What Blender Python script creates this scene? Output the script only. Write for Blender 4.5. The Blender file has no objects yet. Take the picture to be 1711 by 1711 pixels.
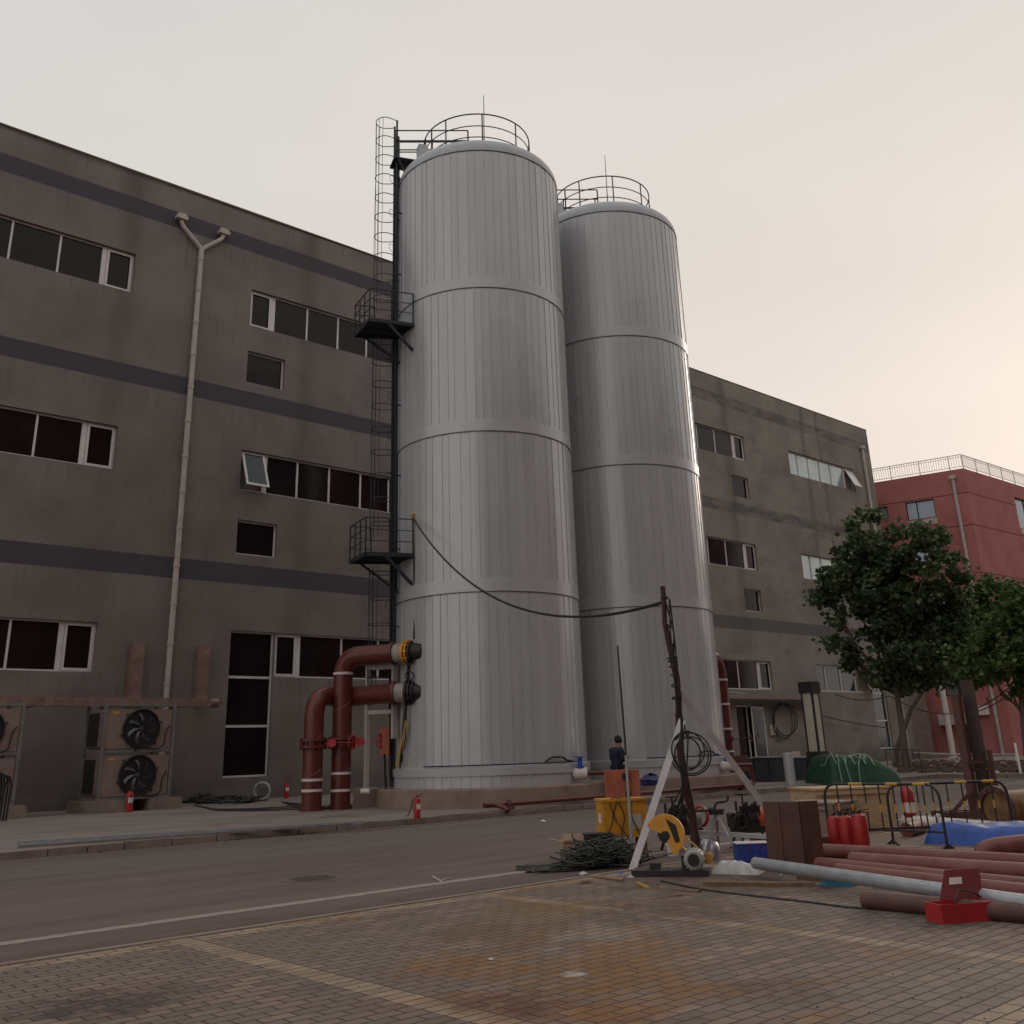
import bpy, math, random
from mathutils import Vector, Matrix
random.seed(7)
R = math.radians
scene = bpy.context.scene
col = scene.collection

# ------------------------------------------------------------------ camera
YAW, PIT, ROL, FPX, CX, CY, CAMH = R(42.46), R(18.98), R(-1.907), 1652.0, 855.5, 688.0, 1.6
_fw = Vector((math.sin(YAW)*math.cos(PIT), math.cos(YAW)*math.cos(PIT), math.sin(PIT)))
_rt = Vector((math.cos(YAW), -math.sin(YAW), 0)); _up = _rt.cross(_fw)
_R = _rt*math.cos(ROL) + _up*math.sin(ROL)
_U = _up*math.cos(ROL) - _rt*math.sin(ROL)
CAM = Vector((0, 0, CAMH))
cam = bpy.data.cameras.new('camera'); camo = bpy.data.objects.new('camera', cam); col.objects.link(camo)
camo.matrix_world = Matrix.Translation(CAM) @ Matrix((_R, _U, -_fw)).transposed().to_4x4()
cam.sensor_width = 36; cam.lens = FPX/1711*36; cam.shift_y = -(855.5-CY)/1711
cam.clip_start = 0.1; cam.clip_end = 2000
scene.camera = camo
scene.render.resolution_x = scene.render.resolution_y = 1024

def ray(x, y): return _fw + _R*((x-CX)/FPX) - _U*((y-CY)/FPX)
def G(x, y, z=0.0):
    d = ray(x, y); return CAM + d*((z-CAM.z)/d.z)
def ZAT(p, x, y):
    d = ray(x, y); return CAMH + d.z*math.hypot(p[0], p[1])/math.hypot(d.x, d.y)
LAT = Vector((math.cos(YAW), -math.sin(YAW), 0)); FWD = Vector((math.sin(YAW), math.cos(YAW), 0)); UP = Vector((0, 0, 1))

# ------------------------------------------------------------------ world, sun, exposure
world = bpy.data.worlds.new('World'); scene.world = world; world.use_nodes = True
wn = world.node_tree.nodes; wl = world.node_tree.links; wn.clear()
SUN_AZ, SUN_EL = R(78), R(16)      # azimuth clockwise from +Y
sky = wn.new('ShaderNodeTexSky'); sky.sky_type = 'NISHITA'; sky.sun_disc = False
sky.sun_elevation = SUN_EL; sky.sun_rotation = SUN_AZ; sky.dust_density = 2; sky.air_density = 1.2
tc = wn.new('ShaderNodeTexCoord'); sep = wn.new('ShaderNodeSeparateXYZ'); wl.new(tc.outputs['Generated'], sep.inputs[0])
rz = wn.new('ShaderNodeValToRGB'); wl.new(sep.outputs['Z'], rz.inputs[0])
e = rz.color_ramp.elements; e[0].position = 0.0; e[0].color = (.86, .775, .73, 1); e[1].position = .75; e[1].color = (.735, .71, .69, 1)
k = rz.color_ramp.elements.new(.3); k.color = (.85, .785, .74, 1)
k = rz.color_ramp.elements.new(.5); k.color = (.78, .745, .70, 1)
# warmer and brighter towards the low sun, greyer away from it
dt = wn.new('ShaderNodeVectorMath'); dt.operation = 'DOT_PRODUCT'; wl.new(tc.outputs['Generated'], dt.inputs[0])
dt.inputs[1].default_value = (math.sin(SUN_AZ)*math.cos(SUN_EL), math.cos(SUN_AZ)*math.cos(SUN_EL), math.sin(SUN_EL))
rg = wn.new('ShaderNodeValToRGB'); mr = wn.new('ShaderNodeMapRange'); mr.inputs[1].default_value = -1; mr.inputs[2].default_value = 1
wl.new(dt.outputs['Value'], mr.inputs[0]); wl.new(mr.outputs[0], rg.inputs[0])
e = rg.color_ramp.elements; e[0].position = 0; e[0].color = (.885, .895, .92, 1); e[1].position = 1; e[1].color = (1.02, .985, .965, 1)
k = rg.color_ramp.elements.new(.72); k.color = (.97, .98, .99, 1)
k = rg.color_ramp.elements.new(.9); k.color = (1.02, .99, .97, 1)
mm = wn.new('ShaderNodeMix'); mm.data_type = 'RGBA'; mm.blend_type = 'MULTIPLY'; mm.inputs[0].default_value = 1
wl.new(rz.outputs[0], mm.inputs[6]); wl.new(rg.outputs[0], mm.inputs[7])
nz = wn.new('ShaderNodeTexNoise'); nz.inputs['Scale'].default_value = 1.6; nz.inputs['Detail'].default_value = 3
mpn = wn.new('ShaderNodeMapping'); mpn.inputs['Scale'].default_value = (1, 1, 3.5); wl.new(tc.outputs['Generated'], mpn.inputs[0]); wl.new(mpn.outputs[0], nz.inputs['Vector'])
nr = wn.new('ShaderNodeMapRange'); nr.inputs[1].default_value = .3; nr.inputs[2].default_value = .7; nr.inputs[3].default_value = .955; nr.inputs[4].default_value = 1.04
wl.new(nz.outputs[0], nr.inputs[0])
ml = wn.new('ShaderNodeVectorMath'); ml.operation = 'SCALE'; wl.new(mm.outputs[2], ml.inputs[0]); wl.new(nr.outputs[0], ml.inputs['Scale'])
b1 = wn.new('ShaderNodeBackground'); b1.inputs[1].default_value = .90; wl.new(ml.outputs[0], b1.inputs[0])
b2 = wn.new('ShaderNodeBackground'); b2.inputs[1].default_value = .005; wl.new(sky.outputs[0], b2.inputs[0])
ad = wn.new('ShaderNodeAddShader'); wl.new(b1.outputs[0], ad.inputs[0]); wl.new(b2.outputs[0], ad.inputs[1])
wo = wn.new('ShaderNodeOutputWorld'); wl.new(ad.outputs[0], wo.inputs[0])
sun = bpy.data.lights.new('sun', 'SUN'); sun.energy = .6; sun.angle = R(20); sun.color = (1, .86, .74)
so = bpy.data.objects.new('sun', sun); col.objects.link(so)
sd = Vector((math.sin(SUN_AZ)*math.cos(SUN_EL), math.cos(SUN_AZ)*math.cos(SUN_EL), math.sin(SUN_EL)))
so.rotation_euler = sd.to_track_quat('Z', 'Y').to_euler(); so.location = (60, 10, 60)
scene.view_settings.view_transform = 'Standard'; scene.view_settings.look = 'None'
scene.view_settings.exposure = 0.03; scene.view_settings.gamma = 1

# ------------------------------------------------------------------ materials
def ramp(n, stops):
    r = n.new('ShaderNodeValToRGB'); el = r.color_ramp.elements
    el[0].position, el[0].color = stops[0][0], (*stops[0][1], 1); el[1].position, el[1].color = stops[-1][0], (*stops[-1][1], 1)
    for p, c in stops[1:-1]: x = el.new(p); x.color = (*c, 1)
    return r
def mul(c, k): return tuple(min(1, x*k) for x in c)
def mat(name, c, rough=.7, metal=0, var=.25, scale=3, c2=None, bump=0, bscale=40, spec=.5, stretch=(1, 1, 1), detail=5, dust=.45):
    c = tuple(min(.72, v*1.15) for v in c)
    m = bpy.data.materials.new(name); m.use_nodes = True; n = m.node_tree.nodes; l = m.node_tree.links
    b = n['Principled BSDF']; b.inputs['Roughness'].default_value = rough; b.inputs['Metallic'].default_value = metal
    b.inputs['Specular IOR Level'].default_value = spec
    t = n.new('ShaderNodeTexCoord'); mp = n.new('ShaderNodeMapping'); mp.inputs['Scale'].default_value = stretch
    l.new(t.outputs['Object'], mp.inputs[0])
    nz = n.new('ShaderNodeTexNoise'); nz.inputs['Scale'].default_value = scale; nz.inputs['Detail'].default_value = detail; nz.inputs['Roughness'].default_value = .6
    l.new(mp.outputs[0], nz.inputs['Vector'])
    r = ramp(n, [(.32, mul(c, 1-var)), (.5, c), (.7, c2 or mul(c, 1+var))]); l.new(nz.outputs[0], r.inputs[0]); l.new(r.outputs[0], b.inputs['Base Color'])
    if dust:                                        # settled dust on upward faces plus scuffs everywhere
        g = n.new('ShaderNodeNewGeometry'); sx = n.new('ShaderNodeSeparateXYZ'); l.new(g.outputs['Normal'], sx.inputs[0])
        a = n.new('ShaderNodeMapRange'); a.inputs[1].default_value = .35; a.inputs[2].default_value = 1; a.inputs[3].default_value = .12; a.inputs[4].default_value = 1; l.new(sx.outputs[2], a.inputs[0])
        d = n.new('ShaderNodeTexNoise'); d.inputs['Scale'].default_value = 14; d.inputs['Detail'].default_value = 7; d.inputs['Roughness'].default_value = .75; l.new(t.outputs['Object'], d.inputs['Vector'])
        e_ = n.new('ShaderNodeMapRange'); e_.inputs[1].default_value = .40; e_.inputs[2].default_value = .66; e_.inputs[4].default_value = dust; l.new(d.outputs[0], e_.inputs[0])
        k_ = n.new('ShaderNodeMath'); k_.operation = 'MULTIPLY'; l.new(a.outputs[0], k_.inputs[0]); l.new(e_.outputs[0], k_.inputs[1])
        x = n.new('ShaderNodeMix'); x.data_type = 'RGBA'; l.new(k_.outputs[0], x.inputs[0]); l.new(r.outputs[0], x.inputs[6]); x.inputs[7].default_value = (.21, .165, .135, 1); l.new(x.outputs[2], b.inputs['Base Color'])
    rr = n.new('ShaderNodeMapRange'); rr.inputs[3].default_value = max(0, rough-.08); rr.inputs[4].default_value = min(1, rough+.12); l.new(nz.outputs[0], rr.inputs[0]); l.new(rr.outputs[0], b.inputs['Roughness'])
    if bump:
        z2 = n.new('ShaderNodeTexNoise'); z2.inputs['Scale'].default_value = bscale; z2.inputs['Detail'].default_value = 4
        l.new(mp.outputs[0], z2.inputs['Vector']); bp = n.new('ShaderNodeBump'); bp.inputs['Strength'].default_value = bump; bp.inputs['Distance'].default_value = .02
        l.new(z2.outputs[0], bp.inputs['Height']); l.new(bp.outputs[0], b.inputs['Normal'])
    return m
K = {}
K['white'] = mat('white_frame_paint', (.60, .565, .55), .5, var=.12)
K['beige'] = mat('beige_frame_paint', (.42, .375, .34), .55, var=.15)
K['steel'] = mat('tank_cladding', (.46, .473, .480), .27, .20, var=.05, scale=1.1, stretch=(1.2, 1.2, .2), dust=0)
K['steel2'] = mat('tank_flashing', (.45, .463, .470), .3, .2, var=.07, scale=1.2, dust=0)
K['dome'] = mat('tank_dome_sheet', (.42, .44, .46), .42, .12, var=.08, scale=2, dust=0)
K['dark'] = mat('dark_blue_grey_steel', (.022, .026, .034), .5, .2, var=.25)
K['black'] = mat('black_rubber', (.014, .014, .015), .55, var=.2)
K['redpipe'] = mat('oxide_red_pipe_paint', (.105, .019, .014), .30, var=.22, scale=2.2, c2=(.135, .034, .026))
K['reddusty'] = mat('dusty_oxide_red_paint', (.17, .045, .036), .5, var=.3, scale=3, c2=(.21, .095, .075))
K['red'] = mat('bright_red_paint', (.36, .018, .02), .38, var=.12)
K['strap'] = mat('white_strap', (.62, .55, .53), .6, var=.1)
K['wire'] = mat('thin_pale_wire', (.30, .20, .16), .6, var=.1)
K['concrete'] = mat('concrete', (.21, .165, .135), .85, var=.22, scale=2.5, bump=.25, bscale=30)
K['concrete2'] = mat('foundation_concrete', (.24, .17, .135), .85, var=.22, scale=1.6, bump=.25, bscale=25)
K['galv'] = mat('galvanised_steel', (.40, .43, .46), .35, .55, var=.12, scale=8)
K['grey'] = mat('grey_steel_section', (.33, .33, .34), .5, .25, var=.15)
K['yellow'] = mat('dirty_yellow_paint', (.52, .24, .02), .5, var=.2, scale=6)
K['orangey'] = mat('saw_yellow_paint', (.62, .29, .03), .45, var=.12, scale=6)
K['orange'] = mat('orange_red_paint', (.52, .085, .03), .4, var=.12)
K['orangebox'] = mat('faded_orange_steel', (.36, .095, .05), .6, var=.25, scale=5)
K['greasy'] = mat('greasy_dark_metal', (.028, .026, .026), .45, .4, var=.3, scale=12)
K['blue'] = mat('valve_blue', (.015, .07, .42), .45, var=.15)
K['tarp'] = mat('blue_tarp', (.022, .085, .36), .42, var=.3, scale=4, bump=.4, bscale=8)
K['ltblue'] = mat('light_blue_wrap', (.05, .26, .42), .45, var=.2)
K['green'] = mat('green_tarp', (.012, .065, .032), .6, var=.35, scale=5, bump=.4, bscale=8)
K['palegreen'] = mat('pale_green_strap', (.22, .32, .25), .6, var=.2)
K['ply'] = mat('plywood', (.42, .29, .17), .75, var=.2, scale=4, stretch=(1, 1, 4))
K['ply2'] = mat('weathered_plywood', (.23, .165, .12), .8, var=.3, scale=5, stretch=(1, 1, 4))
K['wood'] = mat('brown_board', (.16, .095, .055), .8, var=.3, scale=6, stretch=(4, 1, 1))
K['card'] = mat('cardboard', (.27, .17, .11), .9, var=.15)
K['cream'] = mat('cream_diffuser', (.46, .44, .35), .5, var=.06, dust=0)
K['brown'] = mat('brown_primer_steel', (.085, .034, .026), .6, var=.25, scale=4)
K['glass'] = mat('dark_window_glass', (.014, .008, .009), .05, var=.3, spec=.22, scale=.6, dust=0)
K['glassb'] = mat('dark_teal_window_glass', (.02, .032, .036), .06, var=.3, spec=.5, scale=.6, dust=0)
K['glassp'] = mat('painted_sky_window_glass', (.36, .43, .43), .12, .25, var=.15, spec=.8, scale=.7, dust=0)  # bright sky reflection painted into the pale base colour of these panes
K['copper'] = mat('dull_copper_duct', (.25, .16, .135), .42, .3, var=.3, scale=3)
K['condbox'] = mat('grey_brown_casing', (.27, .20, .175), .5, .2, var=.12)
K['poly'] = mat('clear_plastic_sheet', (.42, .42, .41), .3, var=.3, scale=9, bump=.6, bscale=14)
K['foil'] = mat('silver_bag', (.5, .5, .52), .25, .6, var=.5, scale=14, bump=.8, bscale=20)
K['paper'] = mat('white_litter', (.62, .60, .58), .8, var=.15)
K['bluecarton'] = mat('blue_carton', (.02, .045, .26), .6, var=.4, scale=9)
K['skin'] = mat('skin', (.30, .17, .12), .6, var=.08, dust=0)
K['hair'] = mat('black_hair', (.012, .01, .01), .6, var=.2, dust=0)
K['navy'] = mat('navy_cloth', (.012, .017, .04), .85, var=.25)
K['bark'] = mat('tree_bark', (.15, .115, .09), .9, var=.35, scale=9, bump=.5)
K['soil'] = mat('rubble_soil', (.15, .105, .085), .95, var=.4, scale=7, bump=.7, bscale=12)
K['yellowcloth'] = mat('yellow_tape', (.5, .28, .03), .6, var=.1)
K['galvd'] = mat('dark_fan_blade', (.10, .10, .11), .3, .6, var=.2)
K['dark2'] = mat('dark_slate_panel', (.035, .042, .048), .55, var=.3)
K['cablegreen'] = mat('dark_green_cable', (.030, .036, .032), .55, var=.35)
K['redpipe2'] = mat('dull_red_lid', (.17, .025, .03), .5, var=.15)
K['darkbrown'] = mat('dark_primer', (.04, .022, .02), .6, var=.2)
K['rusty'] = mat('rusty_yellow_lining', (.17, .09, .035), .6, var=.45, scale=5)
K['navyblue'] = mat('dark_blue_fabric', (.015, .025, .10), .7, var=.4, scale=9)
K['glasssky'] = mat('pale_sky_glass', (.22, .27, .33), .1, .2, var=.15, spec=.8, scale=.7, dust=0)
K['mastbrown'] = mat('dark_rusty_steel', (.045, .018, .014), .65, .1, var=.45, scale=9)
K['grey2'] = mat('dull_grey_frame', (.20, .19, .18), .5, .3, var=.2)
K['oldbrick'] = mat('dark_red_brick', (.20, .095, .085), .9, var=.2)
K['legpaint'] = mat('pale_grey_angle', (.60, .59, .61), .5, .05, var=.15)
K['seam'] = mat('dark_grey_seam', (.10, .10, .10), .6, var=.3, dust=0)
K['iron'] = mat('dusty_cast_iron', (.10, .078, .068), .7, .1, var=.2)
K['orangebrick'] = mat('orange_red_render', (.30, .085, .05), .85, var=.12)

def panel_tone(m):                          # every cladding sheet weathers a little differently
    n = m.node_tree.nodes; l = m.node_tree.links; bs = n['Principled BSDF']; src = bs.inputs['Base Color'].links[0].from_socket
    g = n.new('ShaderNodeNewGeometry'); a = n.new('ShaderNodeMapRange'); a.inputs[3].default_value = .90; a.inputs[4].default_value = 1.06; l.new(g.outputs['Random Per Island'], a.inputs[0])
    t = n.new('ShaderNodeTexCoord'); mp = n.new('ShaderNodeMapping'); mp.inputs['Scale'].default_value = (7, 7, .3); l.new(t.outputs['Object'], mp.inputs[0])
    z = n.new('ShaderNodeTexNoise'); z.inputs['Scale'].default_value = 1; z.inputs['Detail'].default_value = 5; l.new(mp.outputs[0], z.inputs['Vector'])
    b = n.new('ShaderNodeMapRange'); b.inputs[1].default_value = .55; b.inputs[2].default_value = .8; b.inputs[3].default_value = 1; b.inputs[4].default_value = .93; l.new(z.outputs[0], b.inputs[0])
    k_ = n.new('ShaderNodeMath'); k_.operation = 'MULTIPLY'; l.new(a.outputs[0], k_.inputs[0]); l.new(b.outputs[0], k_.inputs[1])
    v = n.new('ShaderNodeVectorMath'); v.operation = 'SCALE'; l.new(src, v.inputs[0]); l.new(k_.outputs[0], v.inputs['Scale']); l.new(v.outputs[0], bs.inputs['Base Color'])
    w = n.new('ShaderNodeTexNoise'); w.inputs['Scale'].default_value = .9; w.inputs['Detail'].default_value = 1; l.new(t.outputs['Object'], w.inputs['Vector']); bp = n.new('ShaderNodeBump'); bp.inputs['Strength'].default_value = .35; bp.inputs['Distance'].default_value = .05
    l.new(w.outputs[0], bp.inputs['Height']); l.new(bp.outputs[0], bs.inputs['Normal'])
panel_tone(K['steel'])
def leafmat(name, a, b, c):
    m = mat(name, a, .62, var=.3, scale=1.3, detail=2, spec=.25, dust=0)
    n = m.node_tree.nodes; l = m.node_tree.links; bs = n['Principled BSDF']
    oi = n.new('ShaderNodeNewGeometry'); r = ramp(n, [(0, a), (.6, b), (1, c)]); l.new(oi.outputs['Random Per Island'], r.inputs[0])
    l.new(r.outputs[0], bs.inputs['Base Color'])
    tr = n.new('ShaderNodeBsdfTranslucent'); l.new(r.outputs[0], tr.inputs[0]); mx = n.new('ShaderNodeMixShader'); mx.inputs[0].default_value = .25
    out = n['Material Output']; l.new(bs.outputs[0], mx.inputs[1]); l.new(tr.outputs[0], mx.inputs[2]); l.new(mx.outputs[0], out.inputs[0])
    return m
K['leaf'] = leafmat('dark_leaves', (.045, .080, .034), (.075, .120, .050), (.17, .20, .10))
K['leaf2'] = leafmat('green_leaves', (.042, .085, .025), (.075, .13, .035), (.17, .21, .08))

def node_mat(name):
    m = bpy.data.materials.new(name); m.use_nodes = True
    return m, m.node_tree.nodes, m.node_tree.links, m.node_tree.nodes['Principled BSDF']
class NT:                                   # tiny math helper on node trees
    def __init__(s, n, l): s.n, s.l = n, l
    def _in(s, sock, v):
        if hasattr(v, 'is_output'): s.l.new(v, sock)
        else: sock.default_value = v
    def math(s, op, a, b=0.0, c=None):
        x = s.n.new('ShaderNodeMath'); x.operation = op; s._in(x.inputs[0], a); s._in(x.inputs[1], b)
        if c is not None: s._in(x.inputs[2], c)
        return x.outputs[0]
    def between(s, v, a, b, soft=.01):
        p = s.n.new('ShaderNodeMapRange'); p.interpolation_type = 'SMOOTHSTEP'; s.l.new(v, p.inputs[0]); p.inputs[1].default_value = a-soft; p.inputs[2].default_value = a+soft
        q = s.n.new('ShaderNodeMapRange'); q.interpolation_type = 'SMOOTHSTEP'; s.l.new(v, q.inputs[0]); q.inputs[1].default_value = b-soft; q.inputs[2].default_value = b+soft
        return s.math('SUBTRACT', p.outputs[0], q.outputs[0])
    def smooth(s, v, a, b, lo=0., hi=1.):
        p = s.n.new('ShaderNodeMapRange'); p.interpolation_type = 'SMOOTHSTEP'; s.l.new(v, p.inputs[0])
        for i, x in enumerate((a, b, lo, hi)): p.inputs[i+1].default_value = x
        return p.outputs[0]
    def mix(s, f, a, b, mode='MIX'):
        x = s.n.new('ShaderNodeMix'); x.data_type = 'RGBA'; x.blend_type = mode; s._in(x.inputs[0], f)
        s._in(x.inputs[6], a if hasattr(a, 'is_output') else (*a, 1)); s._in(x.inputs[7], b if hasattr(b, 'is_output') else (*b, 1))
        return x.outputs[2]
    def noise(s, vec, scale, detail=5, rough=.6, dist=0):
        x = s.n.new('ShaderNodeTexNoise'); s.l.new(vec, x.inputs['Vector']); x.inputs['Scale'].default_value = scale
        x.inputs['Detail'].default_value = detail; x.inputs['Roughness'].default_value = rough; x.inputs['Distortion'].default_value = dist
        return x.outputs[0]
    def map(s, vec, scale=(1, 1, 1), loc=(0, 0, 0)):
        x = s.n.new('ShaderNodeMapping'); s.l.new(vec, x.inputs[0]); x.inputs['Scale'].default_value = scale; x.inputs['Location'].default_value = loc
        return x.outputs[0]
    def coords(s):
        g = s.n.new('ShaderNodeNewGeometry'); x = s.n.new('ShaderNodeSeparateXYZ'); s.l.new(g.outputs['Position'], x.inputs[0])
        return g.outputs['Position'], x.outputs[0], x.outputs[1], x.outputs[2]
    def bump(s, h, strength, dist=.01):
        x = s.n.new('ShaderNodeBump'); s.l.new(h, x.inputs['Height']); x.inputs['Strength'].default_value = strength; x.inputs['Distance'].default_value = dist
        return x.outputs[0]

def facade_mat():
    m, n, l, b = node_mat('brown_grey_render'); t = NT(n, l); pos, x, y, z = t.coords()
    n1 = t.noise(t.map(pos, (.35, 1, .35)), 1, 6, .55); n2 = t.noise(t.map(pos, (2.5, 1, .16)), 1, 4); n3 = t.noise(pos, 9, 4)
    base = t.mix(t.smooth(n1, .3, .7), (.190, .164, .152), (.255, .225, .208))
    side = t.smooth(x, 22, 50)                                          # paler and greener towards the far half
    base = t.mix(side, base, t.mix(t.smooth(n1, .3, .7), (.240, .218, .186), (.315, .290, .250)))
    band = t.math('ADD', t.between(z, 24.42, 25.22, .02), t.math('ADD', t.between(z, 16.62, 17.42, .02), t.between(z, 8.72, 9.56, .02)))
    fade = t.math('MULTIPLY', t.smooth(x, 45, 56), t.math('MULTIPLY', t.smooth(z, 12, 17, .15, 1), t.smooth(t.noise(t.map(pos, (.5, 1, 1.6), (3, 0, 0)), 1, 5, .7), .42, .56)))
    band = t.math('MULTIPLY', band, t.math('SUBTRACT', 1.0, t.math('MULTIPLY', fade, .6)))
    c = t.mix(band, base, t.mix(side, (.088, .082, .097), (.135, .130, .128)))
    # rain streaks running down the wall under the parapet joints
    st = t.math('MULTIPLY', t.smooth(n2, .60, .74), t.smooth(z, 3, 24, .15, 1))
    c = t.mix(t.math('MULTIPLY', st, .55), c, (.08, .066, .058))
    for X, wd in ((13.6, .45), (22.4, .45), (56.0, .35), (66.2, .3), (68.5, .2)):
        wob = t.math('ADD', x, t.math('MULTIPLY', t.noise(t.map(pos, (.2, 1, .25)), 1, 2), 1.2))
        s_ = t.math('MULTIPLY', t.between(wob, X-wd+.6, X+wd+.6, wd*.9), t.smooth(z, 2, 26, .2, .75))
        c = t.mix(t.math('MULTIPLY', s_, .55), c, (.085, .075, .064))
    pt = t.math('MULTIPLY', t.smooth(t.noise(t.map(pos, (.22, 1, .5), (4, 0, 2)), 1, 7, .7, .6), .50, .58), side); c = t.mix(t.math('MULTIPLY', pt, .30), c, (.13, .125, .11))
    n4 = t.noise(t.map(pos, (6, 1, .35), (1, 0, 5)), 1, 5, .7)
    for zs_ in (20.6, 12.78, 4.88, 24.4, 16.6, 8.7):
        c = t.mix(t.math('MULTIPLY', t.math('MULTIPLY', t.smooth(z, zs_-2.4, zs_), t.smooth(z, zs_+.01, zs_)), t.math('MULTIPLY', t.smooth(n4, .50, .72), .42)), c, (.095, .085, .078))
    c = t.mix(t.smooth(n3, .3, .7, 0, .16), c, (.09, .08, .07))
    c = t.mix(t.math('MULTIPLY', t.smooth(z, 1.6, .1), t.smooth(t.noise(t.map(pos, (.6, 1, 1.4)), 1, 5), .35, .7, .2, .8)), c, (.085, .077, .075))
    l.new(c, b.inputs['Base Color']); b.inputs['Roughness'].default_value = .9; b.inputs['Specular IOR Level'].default_value = .25
    l.new(t.bump(n3, .25, .01), b.inputs['Normal']); return m
K['facade'] = facade_mat()
def red_mat():
    m, n, l, b = node_mat('pink_red_render'); t = NT(n, l); pos, x, y, z = t.coords()
    n1 = t.noise(t.map(pos, (.5, .5, .5)), 1, 5); n2 = t.noise(pos, 7, 4)
    c = t.mix(t.smooth(n1, .3, .7), (.40, .150, .142), (.48, .190, .178)); c = t.mix(t.smooth(n2, .3, .7, 0, .2), c, (.3, .10, .09))
    line = t.between(z, 21.05, 21.12, .01)
    for zz in (18.3, 14.3, 10.4, 7.0): line = t.math('ADD', line, t.between(z, zz, zz+.07, .01))
    c = t.mix(line, c, (.10, .03, .03))
    l.new(c, b.inputs['Base Color']); b.inputs['Roughness'].default_value = .9; b.inputs['Specular IOR Level'].default_value = .25
    l.new(t.bump(n2, .3, .01), b.inputs['Normal']); return m
K['redwall'] = red_mat()
def paving_mat():
    m, n, l, b = node_mat('clay_pavers'); t = NT(n, l); pos, x, y, z = t.coords()
    def brick(vec, off):
        q = n.new('ShaderNodeTexBrick'); l.new(vec, q.inputs['Vector']); q.inputs['Scale'].default_value = 1; q.offset = off; q.squash = 1
        q.inputs['Brick Width'].default_value = .25; q.inputs['Row Height'].default_value = .125; q.inputs['Mortar Size'].default_value = .0085; q.inputs['Mortar Smooth'].default_value = .15
        q.inputs['Bias'].default_value = 0; q.inputs['Color1'].default_value = (0, 0, 0, 1); q.inputs['Color2'].default_value = (1, 1, 1, 1); q.inputs['Mortar'].default_value = (.5, .5, .5, 1); return q
    wob = n.new('ShaderNodeTexNoise'); wob.inputs['Scale'].default_value = 1.7; wob.inputs['Detail'].default_value = 2; l.new(pos, wob.inputs['Vector'])
    sc = n.new('ShaderNodeVectorMath'); sc.operation = 'MULTIPLY_ADD'; l.new(wob.outputs['Color'], sc.inputs[0]); sc.inputs[1].default_value = (.016, .016, 0); l.new(pos, sc.inputs[2])
    qa = brick(t.map(sc.outputs[0], loc=(.0, .0, 0)), .5); qb = brick(t.map(sc.outputs[0], loc=(0, 0, 0)), 0)
    xm = t.math('SUBTRACT', x, 5.0); xm = t.math('MODULO', t.math('ADD', xm, 38.0), 3.75); bx_ = t.between(xm, 0, .25, .004)
    by = t.math('ADD', t.between(y, 9.75, 10.0, .004), t.math('ADD', t.between(y, 3.0, 3.25, .004), t.between(y, -3.75, -3.5, .004)))
    band = t.math('MINIMUM', t.math('ADD', bx_, by), 1.0)
    joint = t.mix(bx_, qa.outputs['Fac'], qb.outputs['Fac']); tone = t.mix(bx_, qa.outputs['Color'], qb.outputs['Color'])
    worn = t.smooth(t.noise(t.map(pos, (1, 1, 1), (5, 1, 0)), .55, 4), .38, .62)
    c1 = t.mix(tone, (.150, .118, .100), (.265, .185, .145)); c1 = t.mix(t.math('MULTIPLY', worn, .6), c1, (.20, .165, .14))
    c2 = t.mix(tone, (.30, .225, .155), (.42, .315, .22)); c = t.mix(t.math('MULTIPLY', band, t.smooth(t.noise(pos, 1.3, 5, .7), .36, .58, .25, 1)), c1, c2)
    # a few replaced pale pavers
    pk = t.smooth(t.math('ADD', tone, t.math('MULTIPLY', t.noise(pos, .8, 2), 1.1)), 1.42, 1.5, 0, .55); c = t.mix(pk, c, (.29, .21, .155))
    c = t.mix(t.smooth(t.noise(pos, 22, 4), .35, .7, 0, .28), c, (.10, .08, .07))
    rust = t.math('MULTIPLY', t.smooth(t.noise(t.map(pos, (1, 1, 1), (11, 3, 0)), .75, 6, .65, .8), .50, .64), t.smooth(x, 3.2, 5.5))
    rust = t.math('MULTIPLY', rust, t.smooth(t.noise(pos, 6, 6, .75), .35, .6, .15, 1)); c = t.mix(t.math('MULTIPLY', rust, .7), c, (.230, .105, .025))
    for (sx, sy, sr, scol, k) in ((5.6, 6.9, .8, (.22, .10, .02), .75), (6.9, 6.3, .7, (.23, .11, .025), .7), (7.9, 8.4, .9, (.20, .12, .03), .6), (6.1, 4.9, .45, (.20, .09, .02), .8), (5.3, 5.0, .5, (.24, .10, .02), .8), (8.3, 5.9, .5, (.15, .10, .03), .5), (6.0, 5.7, 1.0, (.21, .10, .02), .7), (5.0, 5.6, .55, (.10, .035, .02), .75), (3.1, 7.9, .7, (.035, .028, .026), .7), (6.8, 7.8, 1.0, (.15, .075, .02), .55), (7.2, 7.0, .5, (.36, .32, .28), .5), (5.9, 5.95, .12, (.45, .42, .38), .8),
                                  (9.6, 5.2, .9, (.055, .043, .038), .8), (8.7, 7.3, 1.1, (.075, .042, .034), .7), (10.6, 8.3, 1.6, (.08, .055, .045), .8), (6.4, 4.5, .5, (.08, .045, .035), .6), (12.5, 7.0, 2.6, (.085, .065, .055), .7), (4.9, 4.3, .8, (.12, .055, .025), .6)):
        dx = t.math('SUBTRACT', x, sx); dy = t.math('SUBTRACT', y, sy)
        d = t.math('SQRT', t.math('ADD', t.math('MULTIPLY', dx, dx), t.math('MULTIPLY', dy, dy)))
        d = t.math('ADD', d, t.math('MULTIPLY', t.math('SUBTRACT', t.noise(t.map(pos, loc=(sx, sy, 0)), 3.0, 5, .7), .5), sr*2.2))
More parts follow.
